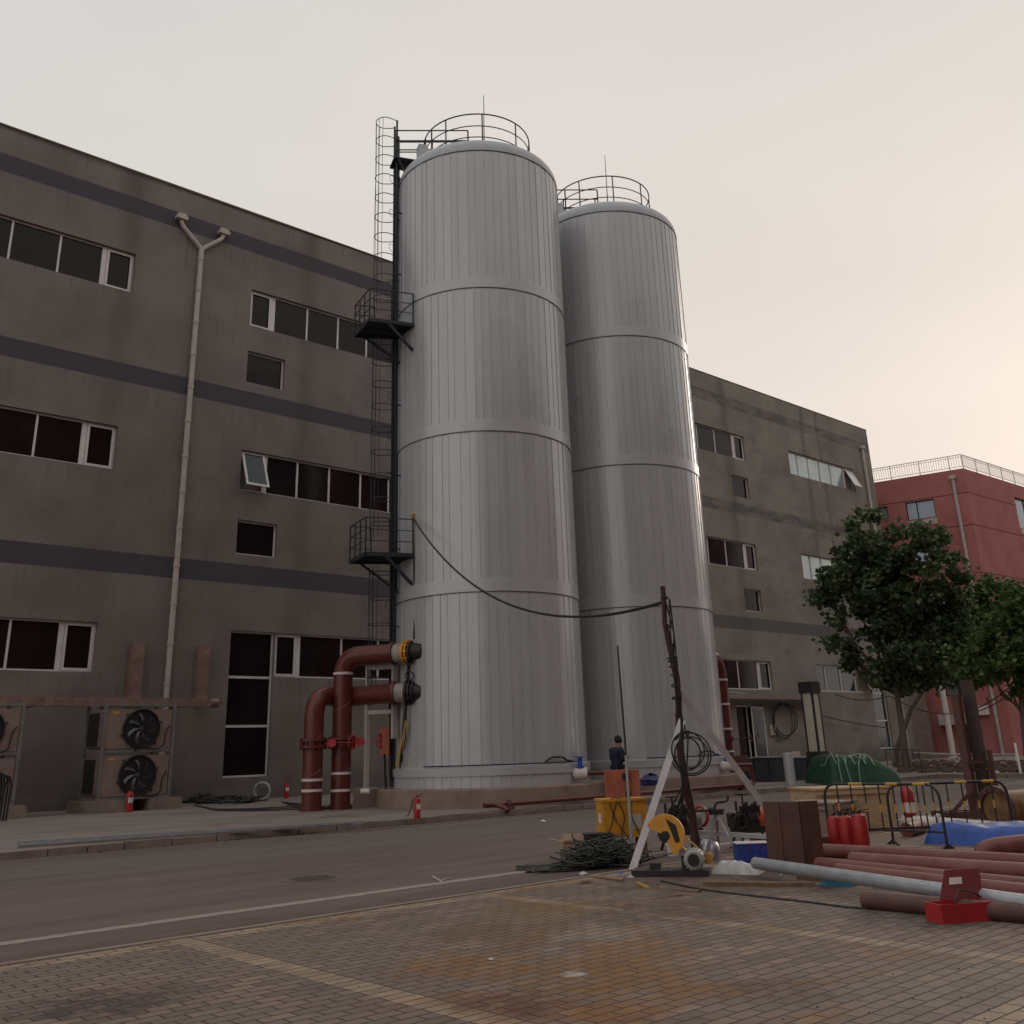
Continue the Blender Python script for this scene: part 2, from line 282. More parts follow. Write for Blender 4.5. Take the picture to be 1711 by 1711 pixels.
        c = t.mix(t.math('MULTIPLY', t.math('MULTIPLY', t.smooth(d, sr, sr*.35), t.smooth(t.noise(t.map(pos, loc=(sy, sx, 0)), 5.5, 6, .75), .36, .58, .25, 1)), k), c, scol)
    c = t.mix(t.math('MULTIPLY', joint, .93), c, (.050, .033, .026))
    l.new(c, b.inputs['Base Color']); b.inputs['Roughness'].default_value = .8; b.inputs['Specular IOR Level'].default_value = .3
    h = t.math('SUBTRACT', t.math('MULTIPLY', t.noise(pos, 35, 4), .35), joint); l.new(t.bump(h, .6, .008), b.inputs['Normal']); return m
K['paving'] = paving_mat()
def asphalt_mat():
    m, n, l, b = node_mat('dusty_asphalt'); t = NT(n, l); pos, x, y, z = t.coords()
    st = t.noise(t.map(pos, (.16, 1.0, 1)), 1, 6, .6); f = t.noise(pos, 60, 3, .7); g = t.noise(pos, 2.2, 5)
    c = t.mix(t.smooth(st, .32, .68), (.118, .088, .077), (.165, .126, .108)); c = t.mix(t.smooth(g, .35, .7, 0, .35), c, (.13, .108, .095))
    c = t.mix(t.math('MULTIPLY', t.between(t.math('ADD', y, t.math('MULTIPLY', t.noise(t.map(pos, (.3, .3, 1)), 1, 3), 1.0)), 17.2, 20.4, .7), .55), c, (.150, .138, .120))
    c = t.mix(t.math('MULTIPLY', t.between(t.math('ADD', y, t.math('MULTIPLY', g, .8)), 9.9, 10.9, .35), .5), c, (.085, .05, .038))
    c = t.mix(t.smooth(f, .45, .75, 0, .35), c, (.25, .20, .175))
    c = t.mix(t.smooth(t.noise(t.map(pos, (.35, 2.4, 1), (9, 0, 0)), 1, 6, .75), .56, .72, 0, .5), c, (.24, .19, .165))
    c = t.mix(t.smooth(t.noise(t.map(pos, (.12, 1.6, 1), (2, 4, 0)), 1, 4, .6), .55, .68, 0, .45), c, (.085, .062, .054))
    l.new(c, b.inputs['Base Color']); b.inputs['Roughness'].default_value = .85; b.inputs['Specular IOR Level'].default_value = .25
    l.new(t.bump(f, .35, .006), b.inputs['Normal']); return m
K['asphalt'] = asphalt_mat()
def slab_mat():
    m, n, l, b = node_mat('footway_concrete'); t = NT(n, l); pos, x, y, z = t.coords()
    n1 = t.noise(t.map(pos, (.3, .8, 1)), 1, 6, .6); n2 = t.noise(pos, 18, 4)
    c = t.mix(t.smooth(n1, .3, .7), (.215, .180, .160), (.305, .262, .235)); c = t.mix(t.smooth(n2, .4, .7, 0, .25), c, (.12, .09, .078))
    j = t.math('MODULO', t.math('ADD', x, 60.0), 5.0); c = t.mix(t.math('MULTIPLY', t.between(j, 0, .03, .012), .6), c, (.07, .05, .045))
    c = t.mix(t.math('MULTIPLY', t.smooth(t.noise(t.map(pos, (.4, .4, 1), (7, 7, 0)), 1, 5, .7), .55, .68), .45), c, (.115, .08, .066))
    l.new(c, b.inputs['Base Color']); b.inputs['Roughness'].default_value = .82; b.inputs['Specular IOR Level'].default_value = .3
    l.new(t.bump(n2, .25, .008), b.inputs['Normal']); return m
K['slab'] = slab_mat()
def worn_paint():
    m, n, l, b = node_mat('worn_road_paint'); t = NT(n, l); pos, x, y, z = t.coords()
    c = t.mix(t.smooth(t.noise(pos, 7, 6, .7), .38, .62), (.27, .225, .195), (.35, .30, .26)); c = t.mix(t.smooth(t.noise(pos, 50, 3), .5, .7, 0, .5), c, (.13, .10, .085))
    l.new(c, b.inputs['Base Color']); b.inputs['Roughness'].default_value = .8; return m
K['paint'] = worn_paint()

# ------------------------------------------------------------------ mesh builder
class M:
    def __init__(s): s.v = []; s.f = []; s.sm = []; s.mi = []; s.k = 0
    def add(s, vs, fs, sm=False):
        o = len(s.v); s.v += [Vector(p) for p in vs]
        for f in fs: s.f.append([i+o for i in f]); s.sm.append(sm); s.mi.append(s.k)
        return s
    def box(s, c, d, ax=None, rz=0, tap=1.0):
        c = Vector(c); hx, hy, hz = d[0]/2, d[1]/2, d[2]/2
        if ax is None: ax = (Vector((math.cos(rz), math.sin(rz), 0)), Vector((-math.sin(rz), math.cos(rz), 0)), UP)
        vs = []
        for k_ in (-1, 1):
            t_ = 1 if k_ < 0 else tap
            for a, b in ((-1, -1), (1, -1), (1, 1), (-1, 1)): vs.append(c+ax[0]*hx*a*t_+ax[1]*hy*b*t_+ax[2]*hz*k_)
        return s.add(vs, [(3, 2, 1, 0), (4, 5, 6, 7), (0, 1, 5, 4), (1, 2, 6, 5), (2, 3, 7, 6), (3, 0, 4, 7)])
    def bx(s, x0, x1, y0, y1, z0, z1): return s.box(((x0+x1)/2, (y0+y1)/2, (z0+z1)/2), (abs(x1-x0), abs(y1-y0), abs(z1-z0)))
    def bar(s, a, b, w, h=None, up=UP):
        a, b = Vector(a), Vector(b); h = h or w; d = (b-a); L = d.length
        if L < 1e-6: return s
        d = d/L; u = Vector(up)
        if abs(d.dot(u)) > .98: u = Vector((0, 1, 0)) if abs(d.y) < .9 else Vector((1, 0, 0))
        x = d.cross(u).normalized(); z = x.cross(d).normalized()
        return s.box((a+b)/2, (w, L, h), (x, d, z))
    def tube(s, pts, r, n=8, closed=False, caps=True, smooth=True):
        pts = [Vector(p) for p in pts]; N = len(pts)
        rs = r if isinstance(r, (list, tuple)) else [r]*N
        vs = []; fs = []; prev = None
        for i, p in enumerate(pts):
            if closed: d = pts[(i+1) % N]-pts[i-1]
            else: d = pts[min(i+1, N-1)]-pts[max(i-1, 0)]
            d = d.normalized() if d.length > 1e-9 else Vector((0, 0, 1))
            if prev is None:
                u = Vector((0, 0, 1)) if abs(d.z) < .9 else Vector((1, 0, 0)); x = d.cross(u).normalized()
            else: x = (prev-d*prev.dot(d)).normalized()
            prev = x; y = d.cross(x)
            for k_ in range(n):
                a = 2*math.pi*k_/n; vs.append(p+(x*math.cos(a)+y*math.sin(a))*rs[i])
        for i in range(N if closed else N-1):
            j = (i+1) % N
            for k_ in range(n): fs.append((i*n+k_, i*n+(k_+1) % n, j*n+(k_+1) % n, j*n+k_))
        s.add(vs, fs, smooth)
        if caps and not closed: s.add(vs[:n], [tuple(range(n))[::-1]]); s.add(vs[-n:], [tuple(range(n))])
        return s
    def cyl(s, a, b, r, r2=None, n=16, caps=True, smooth=True):
        return s.tube([a, b], [r, r if r2 is None else r2], n, caps=caps, smooth=smooth)
    def ring(s, c, r, t, n=32, axis=UP, m=6, a0=0, a1=2*math.pi):
        axis = Vector(axis).normalized(); u = axis.orthogonal().normalized() if abs(axis.z) < .99 else Vector((1, 0, 0)); w = axis.cross(u)
        full = abs(a1-a0-2*math.pi) < 1e-6; q = n if full else n+1
        return s.tube([Vector(c)+(u*math.cos(a0+(a1-a0)*i/n)+w*math.sin(a0+(a1-a0)*i/n))*r for i in range(q)], t, m, closed=full)
    def lathe(s, prof, c=(0, 0, 0), n=48, axis=UP, smooth=True, crisp=True):
        if crisp and len(prof) > 2:
            i = 0
            while i < len(prof)-1:                       # split the profile wherever it turns sharply
                j = i+1
                while j < len(prof)-1:
                    a0 = math.atan2(prof[j][1]-prof[j-1][1], prof[j][0]-prof[j-1][0]); a1 = math.atan2(prof[j+1][1]-prof[j][1], prof[j+1][0]-prof[j][0])
                    if abs((a1-a0+math.pi) % (2*math.pi)-math.pi) > .6: break
                    j += 1
                s.lathe(prof[i:j+1], c, n, axis, smooth, False); i = j
            return s
        axis = Vector(axis).normalized(); u = axis.orthogonal().normalized() if abs(axis.z) < .99 else Vector((1, 0, 0)); w = axis.cross(u); c = Vector(c)
        vs = [c+axis*z+(u*math.cos(2*math.pi*i/n)+w*math.sin(2*math.pi*i/n))*r for r, z in prof for i in range(n)]
        fs = [(k_*n+i, k_*n+(i+1) % n, (k_+1)*n+(i+1) % n, (k_+1)*n+i) for k_ in range(len(prof)-1) for i in range(n)]
        return s.add(vs, fs, smooth)
    def poly(s, pts, th, nrm):               # a flat outline with thickness
        nrm = Vector(nrm).normalized(); a = [Vector(p)-nrm*th/2 for p in pts]; b = [Vector(p)+nrm*th/2 for p in pts]; n = len(pts)
        return s.add(a+b, [tuple(range(n))[::-1], tuple(range(n, 2*n))]+[(i, (i+1) % n, n+(i+1) % n, n+i) for i in range(n)])
def mesh(name, m, mats, origin):
    me = bpy.data.meshes.new(name); o_ = Vector(origin); me.from_pydata([tuple(p-o_) for p in m.v], [], m.f)
    me.polygons.foreach_set('use_smooth', m.sm); me.polygons.foreach_set('material_index', m.mi)
    for q in (mats if isinstance(mats, (list, tuple)) else [mats]): me.materials.append(K[q])
    me.update(); return me
def tag(o, label=None, cat=None, group=None, kind=None):
    if label: o['label'] = label
    if cat: o['category'] = cat
    if group: o['group'] = group
    if kind: o['kind'] = kind
    return o
ORG = {}
def thing(name, label, cat, loc=(0, 0, 0), group=None):
    o = bpy.data.objects.new(name, None); o.empty_display_size = .2; col.objects.link(o); o.location = loc; ORG[o] = Vector(loc); return tag(o, label, cat, group)
def part(name, m, mats, parent, label=None):
    me = mesh(name, m, mats, ORG[parent]); o = bpy.data.objects.new(name, me); col.objects.link(o); o.parent = parent; ORG[o] = ORG[parent]
    if label: o['label'] = label
    return o
def solo(name, m, mats, label=None, cat=None, group=None, kind=None, loc=None):
    if loc is None:
        n = len(m.v); loc = (sum(p.x for p in m.v)/n, sum(p.y for p in m.v)/n, min(p.z for p in m.v))
    me = mesh(name, m, mats, loc); o = bpy.data.objects.new(name, me); col.objects.link(o); o.location = loc; ORG[o] = Vector(loc); return tag(o, label, cat, group, kind)
def dup(root, loc, rz=0, label=None, group=None):
    def cp(o, par):
        c = o.copy(); col.objects.link(c); c.parent = par
        for ch in o.children: cp(ch, c)
        return c
    c = cp(root, None); c.location = loc; c.rotation_euler[2] = rz
    if label: c['label'] = label
    if group: c['group'] = group
    return c
def arc(c, r, a0, a1, n, u, w): return [Vector(c)+u*r*math.cos(a0+(a1-a0)*i/n)+w*r*math.sin(a0+(a1-a0)*i/n) for i in range(n+1)]
def rounded(pts, r, n=6):                    # polyline with filleted corners
    pts = [Vector(p) for p in pts]; out = [pts[0]]
    for i in range(1, len(pts)-1):
        a, b, c = pts[i-1], pts[i], pts[i+1]; d0 = (a-b); d1 = (c-b); rr = min(r, d0.length*.49, d1.length*.49)
        p0 = b+d0.normalized()*rr; p1 = b+d1.normalized()*rr
        for k_ in range(n+1):
            t_ = k_/n; out.append(p0*(1-t_)**2+b*2*t_*(1-t_)+p1*t_*t_)
    out.append(pts[-1]); return out
def sagline(a, b, sag, n=24, wob=0):
    a, b = Vector(a), Vector(b); return [a.lerp(b, i/n)-UP*sag*4*(i/n)*(1-i/n)+Vector((random.uniform(-wob, wob), random.uniform(-wob, wob), random.uniform(-wob, wob))) for i in range(n+1)]

# ================================================================== THE SETTING
S = .13
def sheet(name, x0, x1, y0, y1, z, m, th=None, sub=1):
    q = M(); q.add([(x0, y0, z), (x1, y0, z), (x1, y1, z), (x0, y1, z)], [(0, 1, 2, 3)]); return solo(name, q, m, kind='structure', loc=(0, 0, 0))
sheet('ground', -500, 700, -500, 700, -.03, 'asphalt')
sheet('road', -60, 43.2, 10.1, 21.2, 0, 'asphalt')
sheet('pavement', -40, 43.2, -40, 10.06, .012, 'paving')
q = M(); q.bx(-60, 43.0, 21.36, 39.0, -.02, S); solo('footway', q, 'slab', kind='structure', loc=(0, 0, 0))
q = M(); q.bx(43.15, 140, 15.2, 60, -.025, S-.01); q.bx(43.15, 140, -40, 15.2, -.025, S-.015); solo('far_footway', q, 'slab', kind='structure', loc=(0, 0, 0))
q = M(); x = -40.0
while x < 42.5:
    L = random.choice((.98, 1.0, .74)); dy = random.uniform(-.012, .012); dz = random.uniform(-.012, .008)
    if random.random() < .12: dz -= .03
    q.box((x+L/2, 21.28+dy, .055+dz), (L-.02-random.uniform(0, .02), .15, .17), rz=random.uniform(-.008, .008)); x += L
solo('kerb', q, 'concrete', kind='structure', loc=(0, 0, 0))
q = M(); y = 21.3; x = 43.1
while y > -20:
    q.box((x, y-.5, .06+random.uniform(-.01, .01)), (.16, .97, .17)); y -= 1
solo('far_kerb', q, 'concrete', kind='structure', loc=(0, 0, 0))
q = M(); q.bx(-40, 43, 10.04, 10.14, -.02, .02); solo('paving_edging', q, 'concrete', kind='structure', loc=(0, 0, 0))
q = M(); 
for i in range(90):
    x0 = -30+i*.8; q.bx(x0, x0+.8, 11.2+random.uniform(-.008, .008), 11.41+random.uniform(-.008, .008), .0, .0045)
solo('road_marking', q, 'paint', kind='structure', loc=(0, 0, 0))
q = M(); q.bx(12.4, 42, 20.05, 20.13, 0, .0045); q.bar(G(1565, 1352, .004), G(1711, 1330, .004), .1, .003); q.bar(G(1610, 1322, .004), G(1711, 1306, .004), .1, .003)
solo('road_marking', q, 'paint', kind='structure', loc=(0, 0, 0))
# dirt against the kerb, one loose mass
q = M()
for i in range(420):
    x_ = random.choice((random.gauss(21, 1.2), random.uniform(8, 34), random.gauss(24, .8))); r_ = random.uniform(.008, .035)
    q.box((x_, 21.17-abs(random.gauss(0, .05)), r_*.6), (r_*2.2, r_*1.6, r_*1.2), rz=random.random()*3)
solo('kerb_dirt', q, 'soil', 'brown dirt and crumbs gathered along the foot of the kerb', 'dirt', kind='stuff', loc=(0, 0, 0))

# manhole in the road
mc = G(523, 1468); t_ = thing('manhole_cover', 'round patterned manhole cover set in the road', 'manhole cover', (mc.x, mc.y, 0))
q = M(); q.lathe([(.0, .004), (.36, .004), (.37, .008), (.40, .008), (.43, .003)], mc, 40); q.v = [Vector((p.x, p.y, p.z)) for p in q.v]
part('rim', q, 'iron', t_)
q = M()
for i in range(-6, 7):
    for j in range(-6, 7):
        if i*i+j*j < 34: q.box((mc.x+i*.055, mc.y+j*.055, .008), (.036, .03, .006), rz=.8*((i+j) % 2))
part('cover_pattern', q, 'iron', t_)

# ================================================================== FACTORY BUILDING
D = 39.0
fb = thing('factory_building', 'long brown-grey rendered factory with dark bands standing behind the silver tanks', 'building', (0, D, 0))
wins = []     # (x0,x1,z0,z1)
def win(x0, x1, z0, z1, mull=(), sash=(), trans=(), glass='glass', label=None, rec=.17):
    wins.append((x0, x1, z0, z1)); y = D+rec; q = M(); w_ = .07
    q.bx(x0, x1, y, y+.08, z0, z0+w_); q.bx(x0, x1, y, y+.08, z1-w_, z1); q.bx(x0, x0+w_, y+.001, y+.081, z0, z1); q.bx(x1-w_, x1, y+.001, y+.081, z0, z1)
    for a in mull:
        c, ww = (a if isinstance(a, tuple) else (a, .08)); q.bx(c-ww/2, c+ww/2, y-.003, y+.077, z0+w_, z1-w_)
    for a in trans: q.bx(x0+w_, x1-w_, y-.002, y+.078, a-.05, a+.05)
    f = part('window', q, 'white', fb, label)
    for (a, b, ang) in sash:
        q = M(); h = z1-z0-.06
        if ang == 0:
            for (p0, p1) in (((a, z0+.03), (b, z0+.03)), ((a, z1-.03), (b, z1-.03)), ((a, z0), (a, z1)), ((b, z0), (b, z1))):
                pass
            q.bx(a, b, y-.02, y-.004, z0+.05, z0+.15); q.bx(a, b, y-.02, y-.004, z1-.15, z1-.05); q.bx(a, a+.1, y-.021, y-.005, z0+.05, z1-.05); q.bx(b-.1, b, y-.021, y-.005, z0+.05, z1-.05)
            part('sash', q, 'white', f)
        else:
            dn = Vector((0, -math.sin(ang), -math.cos(ang))); nn = Vector((0, math.cos(ang), -math.sin(ang))); o_ = Vector((0, y-.01, z1-.04)); X = Vector((1, 0, 0))
            for (c, wd, hh) in (((a+.05), .1, h), ((b-.05), .1, h)): q.box(o_+X*c+dn*h/2, (wd, hh, .045), (X, dn, nn))
            for e_ in (.05, h-.05): q.box(o_+X*(a+b)/2+dn*e_, (b-a-.2, .1, .045), (X, dn, nn))
            sh = part('sash', q, 'white', f, 'window sash swung out at the bottom')
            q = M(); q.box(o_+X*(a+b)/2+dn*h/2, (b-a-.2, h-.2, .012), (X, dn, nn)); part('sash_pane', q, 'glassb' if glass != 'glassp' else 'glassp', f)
    q = M(); xs = [x0]+[a if not isinstance(a, tuple) else a[0] for a in mull]+[x1]
    for a, b in zip(xs[:-1], xs[1:]):
        t1 = random.uniform(-.006, .006); openp = [s_ for s_ in sash if s_[2] and abs((s_[0]+s_[1])/2-(a+b)/2) < .5]
        if openp: continue
        q.add([(a+.02, y+.05+t1, z0+.02), (b-.02, y+.05-t1, z0+.02), (b-.02, y+.05-t1, z1-.02), (a+.02, y+.05+t1, z1-.02)], [(0, 1, 2, 3)])
    part('pane', q, glass, f)
ROWS = ((20.68, 22.52), (12.83, 14.66), (4.93, 6.78))
for r_, (z0, z1) in enumerate(ROWS):
    win(4.5, 13.9, z0, z1, (6.85, 8.98, 10.85, (12.65, .2)), ((12.76, 13.84, 0),))
win(19.4, 28.8, *ROWS[0], ((20.64, .22), 22.5, 24.25, 25.95, 27.6), ((19.46, 20.52, 0),))
win(19.4, 28.8, *ROWS[1], ((20.64, .22), 22.3, 24.0, 25.75, 27.4), ((19.46, 20.56, R(22)),))
win(21.46, 28.8, *ROWS[2], ((22.68, .2), 24.9, 26.9), ((21.54, 22.56, 0),))
win(19.4, 21.45, .98, 6.78, (), (), (2.95, 4.9))
for (z0, z1) in ROWS: win(33.9, 43.3, z0, z1, ((35.1, .2), 37.1, 39.1, 41.2))
win(48.8, 58.18, *ROWS[0], (50.9, 52.9, 54.85, (56.95, .2)), ((57.06, 58.12, 0),))
win(48.8, 58.18, *ROWS[1], (50.9, 52.9, 54.85, (56.95, .2)), ((57.06, 58.12, 0),))
win(48.8, 58.4, *ROWS[2], (50.9, 52.9, 54.85, (57.05, .2)), ((57.16, 58.34, 0),))
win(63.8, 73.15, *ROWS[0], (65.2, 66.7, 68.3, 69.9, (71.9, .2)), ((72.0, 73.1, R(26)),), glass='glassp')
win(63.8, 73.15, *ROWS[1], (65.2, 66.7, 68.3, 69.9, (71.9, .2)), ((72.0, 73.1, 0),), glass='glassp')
win(63.8, 71.1, *ROWS[2], (65.2, 67.2, 69.2), ((69.9, 71.0, R(26)),), glass='glassb')
win(71.15, 73.2, .98, 6.78, (), (), (2.95, 4.9), glass='glassb')
for x0, x1 in ((19.4, 21.32), (56.2, 58.15)):
    for z0, z1 in ((17.88, 19.4), (10.0, 11.5)): win(x0, x1, z0, z1, (), ())
# door with open leaf under a canopy
dx0, dx1, dz1 = 54.0, 56.8, 3.95; wins.append((dx0, dx1, .1, dz1))
q = M(); q.bx(dx0, dx0+.09, D+.17, D+.26, S, dz1); q.bx(dx1-.09, dx1, D+.17, D+.26, S, dz1); q.bx(dx0, dx1, D+.171, D+.261, dz1-.09, dz1); q.bx(dx0+1.3, dx0+1.4, D+.172, D+.25, S, dz1-.09)
dr = part('door', q, 'white', fb)
q = M(); q.bx(dx0+.1, dx1-.1, D+.22, D+.235, S+.02, dz1-.1); part('pane', q, 'glass', dr)
q = M(); q.bx(dx1-1.35, dx1-1.27, D-.10, D-.04, S+.03, dz1-.1); q.bx(dx1-.08, dx1, D-.10, D-.04, S+.03, dz1-.1); q.bx(dx1-1.27, dx1-.08, D-.10, D-.04, dz1-.19, dz1-.1); q.bx(dx1-1.27, dx1-.08, D-.10, D-.04, S+.03, S+.15)
part('door_leaf', q, 'white', dr)
q = M(); q.bx(dx1-1.27, dx1-.08, D-.075, D-.065, S+.15, dz1-.19); part('leaf_pane', q, 'glassb', dr)
# wall with true openings
def wall_grid(x0, x1, z0, z1, openings, q):
    xs = sorted({x0, x1}|{a for w in openings for a in w[:2]}); zs = sorted({z0, z1}|{a for w in openings for a in w[2:]})
    for a, b in zip(xs[:-1], xs[1:]):
        for c, d in zip(zs[:-1], zs[1:]):
            mx, mz = (a+b)/2, (c+d)/2
            if any(w[0] < mx < w[1] and w[2] < mz < w[3] for w in openings): continue
            q.add([(a, D, c), (b, D, c), (b, D, d), (a, D, d)], [(0, 1, 2, 3)])
    for (a, b, c, d) in openings:
        for (p, r_) in (((a, c), (a, d)), ((b, d), (b, c)), ((a, d), (b, d)), ((b, c), (a, c))):
            q.add([(p[0], D, p[1]), (r_[0], D, r_[1]), (r_[0], D+.3, r_[1]), (p[0], D+.3, p[1])], [(0, 1, 2, 3)])
q = M(); X0, X1, ZT = -8.0, 76.4, 26.5
wall_grid(X0, X1, 0, ZT, wins, q)
q.add([(X1, D, 0), (X1, D+30, 0), (X1, D+30, ZT), (X1, D, ZT)], [(0, 1, 2, 3)]); q.add([(X0, D, 0), (X0, D+30, 0), (X0, D+30, ZT), (X0, D, ZT)], [(3, 2, 1, 0)])
q.add([(X0, D+.3, 0), (X1, D+.3, 0), (X1, D+.3, ZT), (X0, D+.3, ZT)], [(3, 2, 1, 0)])
part('wall', q, 'facade', fb)
q = M(); q.bx(X0-.03, X1+.03, D-.03, D+.35, ZT, ZT+.05); q.bx(X0, X1, D+.35, D+30, ZT-.5, ZT-.3); rf = part('roof', q, 'concrete', fb)
q = M(); q.bx(60.2, 62.2, D+2.4, D+3.6, ZT-.4, ZT+1.2); q.add([(60.0, D+2.2, ZT+1.2), (62.4, D+2.2, ZT+1.2), (62.4, D+3.8, ZT+1.2), (60.0, D+3.8, ZT+1.2), (60.0, D+3, ZT+1.6), (62.4, D+3, ZT+1.6)], [(0, 1, 5, 4), (2, 3, 4, 5), (1, 2, 5), (3, 0, 4), (3, 2, 1, 0)])
part('vent_housing', q, 'beige', rf)
q = M(); q.tube(sagline((X0, D-.05, ZT+.02), (32, D-.05, ZT+.04), .12, 14, .03), .02, 5); part('roof_cable', q, 'black', rf)
# downpipes
def downpipe(x, ztop, zbot, yfork=True, parent=fb, y=D-.16, label=None):
    q = M(); r = .115
    q.cyl((x, y, zbot), (x, y, ztop), r, n=14)
    z = zbot+1.2
    while z < ztop: q.cyl((x, y, z), (x, y, z+.12), r+.022, n=14); z += 1.55
    if yfork:
        for sx, dz in ((-1.05, 1.0), (1.0, .95)):
            q.tube(rounded([(x, y, ztop-.1), (x+sx*.9, y, ztop+dz*.75), (x+sx, y, ztop+dz)], .1), r*.85, 12)
            q.box((x+sx, y-.02, ztop+dz+.12), (.5, .3, .16)); q.box((x+sx, y-.02, ztop+dz+.26), (.38, .24, .12))
    else: q.box((x, y-.02, ztop+.1), (.46, .32, .26))
    part('downpipe', q, 'beige', parent, label)
downpipe(16.75, 23.75, .2); downpipe(74.95, 24.6, .2, False)

# ------- details standing on or hanging from the facade
t_ = thing('wall_duct', 'copper brown horizontal duct running above the fan coolers along the factory wall', 'duct', (8, 36.6, 3.6))
q = M(); q.bx(-2, 17.45, 36.35, 36.75, 3.56, 3.86); part('duct_run', q, 'copper', t_)
q = M(); q.tube([(17.45, 36.55, 3.71), (17.8, 36.55, 3.71)], .17, 14); part('end_cap', q, 'copper', t_)
q = M()
for x in (9.0, 11.6, 14.3, 17.0): q.bx(x, x+.06, 36.75, 39.0, 3.62, 3.68)
part('bracket', q, 'dark', t_)
for x in (15.15, 17.85):
    q = M(); q.bx(x, x+.48, 38.55, 38.93, 3.98, 6.05)
    lab = 'upright copper duct stub on the wall %s the downpipe' % ('left of' if x < 16 else 'right of')
    o_ = thing('duct_riser', lab, 'duct', (x, 38.7, 3.9), 'upright duct stubs on the factory wall'); part('duct', q, 'copper', o_)
    q = M(); q.bx(x-.02, x+.5, 38.5, 38.95, 3.88, 3.98); part('collar', q, 'strap', o_)
    q = M(); q.bx(x+.1, x+.3, 36.7, 38.6, 3.7, 3.88); part('branch', q, 'copper', o_)
# cooler stack
def cooler(x0, lab):
    t_ = thing('fan_cooler', lab, 'fan cooler', (x0, 35, .13), 'fan coolers along the factory wall')
    yf = 35.0; w = 2.5; dp = 1.55
    q = M()
    for xx in (x0, x0+w-.1):
        for yy in (yf-.02, yf+dp): q.bx(xx, xx+.1, yy, yy+.1, .5, 3.62)
    for zz in (.5, 2.0, 3.5):
        q.bx(x0+.1, x0+w-.1, yf-.012, yf+.06, zz, zz+.09)
        for xx in (x0+.01, x0+w-.09): q.bx(xx, xx+.07, yf+.08, yf+dp, zz, zz+.09)
    part('frame', q, 'grey2', t_)
    for i, zz in enumerate((.62, 2.12)):
        q = M(); q.bx(x0+.12, x0+w-.12, yf+.03, yf+dp-.05, zz, zz+1.28); q.bx(x0-.02, x0+.08, yf+.25, yf+dp-.2, zz+.08, zz+1.2)
        cb = part('cabinet', q, 'condbox', t_)
        q = M(); q.bx(x0-.035, x0-.018, yf+.3, yf+dp-.25, zz+.1, zz+1.18); part('coil_grille', q, 'greasy', cb)
        c = Vector((x0+w*.52, yf+.0, zz+.64)); q = M()
        q.lathe([(.635, -.0), (.66, .03), (.635, .09), (.61, .09), (.60, -.02)], c, 40, (0, -1, 0)); q.lathe([(0, .012), (.605, .012)], c, 32, (0, -1, 0), False)
        for k_ in range(6):
            a = k_*math.pi/3+.3; d = Vector((math.cos(a), 0, math.sin(a))); q.bar(c+d*.64+Vector((0, -.06, 0)), c+d*.74+Vector((0, -.02, 0)), .05)
        for rr in (.14, .24, .34, .44, .54): q.ring(c+Vector((0, -.1, 0)), rr, .004, 32, (0, 1, 0), 4)
        part('fan_housing', q, 'black', cb)
        q = M(); q.lathe([(0, .10), (.06, .10), (.09, .06), (.09, .0)], c, 20, (0, -1, 0))
        for k_ in range(7):
            a = k_*2*math.pi/7+.2; vs = []
            for j in range(5):
                rr = .1+.1*j; aw = .36-.03*j; lead = a+.14*j
                vs += [c+Vector((math.cos(lead)*rr, -.03, math.sin(lead)*rr)), c+Vector((math.cos(lead+aw)*rr, -.075, math.sin(lead+aw)*rr))]
            q.add(vs, [(2*j, 2*j+2, 2*j+3, 2*j+1) for j in range(4)], True)
        part('fan', q, 'grey' if 0 else 'galvd', cb)
        q = M(); q.tube(rounded([c+Vector((.1, -.05, -.6)), c+Vector((.5, -.05, -.68)), c+Vector((.82, -.05, -.6)), c+Vector((.86, -.05, -.1)), c+Vector((1.0, -.03, .1))], .15), .025, 6); part('cable', q, 'black', cb)
        q = M(); q.bx(x0+.3, x0+.52, yf+.022, yf+.028, zz+1.13, zz+1.21); part('sticker', q, 'orangey', cb)
    return t_
cooler(13.0, 'stack of two fan coolers in full view under the copper duct')
cooler(7.98, 'stack of two fan coolers cut off by the left edge of the photo')
for x0, lb in ((12.75, 'concrete plinth under the left posts of the fully visible fan cooler stack'), (14.75, 'concrete plinth under the right posts of the fully visible fan cooler stack'), (9.85, 'concrete plinth under the fan cooler stack at the left edge of the photo')):
    q = M(); q.bx(x0, x0+(1.15 if x0 > 12 else .95), 34.75 if x0 < 14 else 34.9, 36.9, S, .5); solo('concrete_plinth', q, 'concrete', lb, 'plinth', 'concrete plinths under the fan coolers')
# bundle of hoses hanging at the left edge
q = M()
for i in range(7):
    b_ = Vector((9.2+.07*i, 33.2+random.uniform(-.1, .1), 0)); q.tube(rounded([b_+Vector((-.25, 0, .2)), b_+Vector((-.2, 0, 1.3)), b_+Vector((0, -.1, 1.75-.05*i)), b_+Vector((.15, 0, 1.2)), b_+Vector((.12, 0, .16))], .3), .03, 6)
solo('hose_bundle', q, 'black', 'bundle of black hoses looped down to the footway at the left edge', 'hoses')

